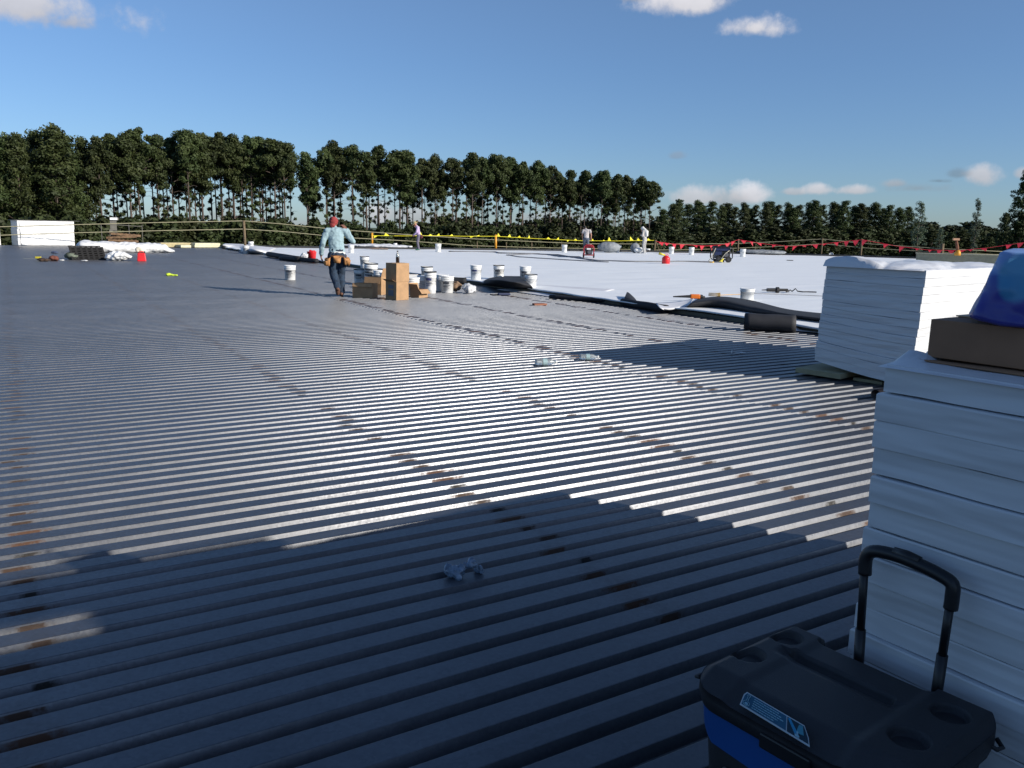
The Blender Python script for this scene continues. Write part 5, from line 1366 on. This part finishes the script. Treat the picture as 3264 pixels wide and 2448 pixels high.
# --- person in grey tee walking away behind the red machine
J3 = dict(pel=(0, 0, .88), ch=(.01, .08, 1.28), neck=(-.05, .14, 1.40), head=(-.10, .22, 1.46), face=(-.2, 1, -.5), shl=(-.19, .08, 1.30), shr=(.19, .06, 1.32),
          ell=(-.24, .10, 1.05), wrl=(-.22, .2, .84), hal=(-.21, .24, .76), elr=(.28, .02, 1.07), wrr=(.28, .05, .82), har=(.27, .08, .73), hipl=(-.09, 0, .84), hipr=(.09, 0, .84),
          knl=(-.09, .10, .48), anl=(-.07, .05, .09), tol=(-.07, .19, .04), knr=(.10, .02, .47), anr=(.06, -.14, .12), tor=(.06, -.02, .04))
p3 = far_person('person in grey tee shirt and jeans walking away behind the red machine', 1867, 739, 807, J3, 1.0, skin=mat('skin_light', (.38, .20, .14), .55))
wear_shirt(p3, J3, mat('grey_tee', (.45, .42, .42), .9), .42, 1.18, .014, wr=.012); wear_trousers(p3, J3, mat('faded_denim', (.08, .10, .14), .9), .014); wear_boots(p3, J3, BOOT, .014)
blend('hair', ell(nb(), Vector(J3['head'])+Vector((0, -.02, .03)), (.085, .098, .095)), HAIR, p3, .014, 1)
# --- person with white hood, head bowed
J4 = dict(pel=(0, 0, .88), ch=(0, .05, 1.28), neck=(0, .12, 1.42), head=(0, .20, 1.47), face=(0, .6, -.8), shl=(-.17, .04, 1.33), shr=(.17, .04, 1.33),
          ell=(-.20, .06, 1.05), wrl=(-.12, .22, 1.10), hal=(-.08, .27, 1.15), elr=(.20, .06, 1.05), wrr=(.12, .22, 1.08), har=(.08, .27, 1.13), hipl=(-.09, 0, .84), hipr=(.09, 0, .84),
          knl=(-.10, .04, .48), anl=(-.11, -.04, .09), tol=(-.12, .10, .04), knr=(.10, .04, .48), anr=(.11, 0, .09), tor=(.12, .14, .04))
p4 = far_person('person with white hood and towel, head bowed, standing by the stick frame', 2053, 740, 808, J4, 1.0, yaw=R_(62))
wear_shirt(p4, J4, mat('pale_grey_shirt', (.42, .40, .38), .9), 1., 1.2, .014, wr=.012, hem=-.10); wear_trousers(p4, J4, mat('pale_trousers', (.34, .34, .34), .9), .014); wear_boots(p4, J4, mat('light_shoe', (.5, .5, .5), .8), .014)
bm = nb(); ell(bm, Vector(J4['head'])+Vector((0, -.03, .03)), (.105, .115, .12)); limb(bm, [Vector(J4['head'])+Vector((0, -.09, 0)), (0, -.08, 1.3), (0, -.13, 1.10)], [.10, .13, .09])
blend('hood', bm, mat('white_cotton', (.6, .6, .58)), p4, .014, 3, None, None, .012, 9)

# ================================================================== MACHINES ON THE ROOF
FR = mat('red_paint', (.36, .02, .03), .4); MET = mat('engine_grey', (.12, .12, .13), .5, .5); NAVY = mat('navy_paint', (.012, .02, .07), .35); RUB = mat('tyre_rubber', (.012, .012, .013), .8)
def wheel(par, c, r, w, ax=(1, 0, 0)):
    ax = Vector(ax); c = Vector(c); o = obj('wheel', cone(nb(), c-ax*w/2, c+ax*w/2, r, r, 22), RUB, par, bevel=.015); obj('rim', cone(nb(), c-ax*(w/2+.006), c+ax*(w/2+.006), r*.5, r*.5, 16), mat('dark_rim', (.03, .03, .035), .6), o); return o
rp_ = G(1876, 822, TZ); rm = thing('generator', 'red framed portable generator on two wheels in front of the worker in grey', 'generator', rp_, yaw_at(rp_)); 
bm = nb()
for y_ in (-.28, .28):
    arch = [(-.22, y_, .14), (-.25, y_, .42), (-.22, y_, .56), (-.12, y_, .63), (.12, y_, .63), (.22, y_, .56), (.25, y_, .42), (.22, y_, .14), (-.22, y_, .14)]
    tube(bm, arch, .024, 8)
for x_ in (-.22, .22):
    for z_ in (.14, .56): tube(bm, [(x_, -.28, z_), (x_, .28, z_)], .02, 6)
obj('frame', bm, FR, rm, True); obj('tank', box(nb(), (0, 0, .55), (.38, .46, .14)), FR, rm, bevel=.04); obj('tank_cap', cone(nb(), (.08, -.1, .62), (.08, -.1, .66), .035, .035, 12), PLW, rm)
obj('engine', box(nb(), (0, -.04, .32), (.32, .40, .28)), CLK, rm, bevel=.03); obj('recoil_cover', cone(nb(), (.03, -.24, .30), (.03, -.31, .30), .11, .09, 18), MET, rm); obj('panel', box(nb(), (.0, -.27, .44), (.2, .02, .07)), PLW, rm)
wheel(rm, (-.25, .02, .13), .13, .07); wheel(rm, (.25, .02, .13), .13, .07); obj('axle', tube(nb(), [(-.25, .02, .13), (.25, .02, .13)], .015, 6), MET, rm)
gp_ = G(2298, 836, TZ); gm = thing('generator', 'large black and navy portable generator with yellow cord beside the red pennants', 'generator', gp_, yaw_at(gp_)+R_(12)); W2, H2 = .44, .70
bm = nb()
for y_ in (-.3, .3):
    tube(bm, [(-W2+.08, y_, .12), (-W2, y_, .22), (-W2, y_, H2-.08), (-W2+.08, y_, H2), (W2-.08, y_, H2), (W2, y_, H2-.08), (W2, y_, .22), (W2-.08, y_, .12), (-W2+.08, y_, .12)], .026, 8)
for x_ in (-W2+.08, W2-.08):
    for z_ in (.12, H2): tube(bm, [(x_, -.3, z_), (x_, .3, z_)], .022, 6)
obj('frame', bm, CLK, gm, True); obj('tank', box(nb(), (0, 0, H2-.09), (.72, .5, .20)), NAVY, gm, bevel=.05)
obj('engine', box(nb(), (.12, -.03, .34), (.38, .40, .30)), CLK, gm, bevel=.03); obj('alternator', cone(nb(), (-.34, 0, .32), (-.08, 0, .32), .14, .16, 18), MET, gm, True); obj('panel', box(nb(), (-.2, -.27, .42), (.3, .03, .16)), NAVY, gm)
obj('recoil_cover', cone(nb(), (.16, -.22, .34), (.16, -.30, .34), .12, .10, 18), MET, gm)
wheel(gm, (-.18, -.32, .14), .14, .08, (0, 1, 0)); wheel(gm, (.26, -.32, .14), .14, .08, (0, 1, 0))
obj('foot', box(nb(), (-.05, .28, .05), (.5, .06, .10)), CLK, gm)
for pts_ in ([(-.35, -.33, H2-.05), (-.45, -.36, .4), (-.58, -.4, .15), (-.7, -.42, .02)], [(.28, -.33, .55), (.1, -.36, .42), (-.05, -.36, .2), (-.15, -.4, .03)]):
    obj('cord', tube(nb(), pts_, .016, 6), mat('pale_cord', (.4, .38, .30), .7), gm, True)
blend('cord_bundle', limb(limb(nb(), [(-.12, -.42, .05), (.0, -.40, .16)], [.05, .04]), [(-.2, -.44, .03), (-.05, -.42, .04)], [.03, .04]), YLW, gm, .02, 2)
tag(bag('rag', 'tiny yellow rag on the roof beside the generator wheels', 'rag', G(2268, 838, TZ), (.12, .08, .03), mat('yellow_rag', (.6, .4, .08), .9), 31, .02, 8, .02), 'tiny yellow rag on the roof beside the generator wheels', 'rag')
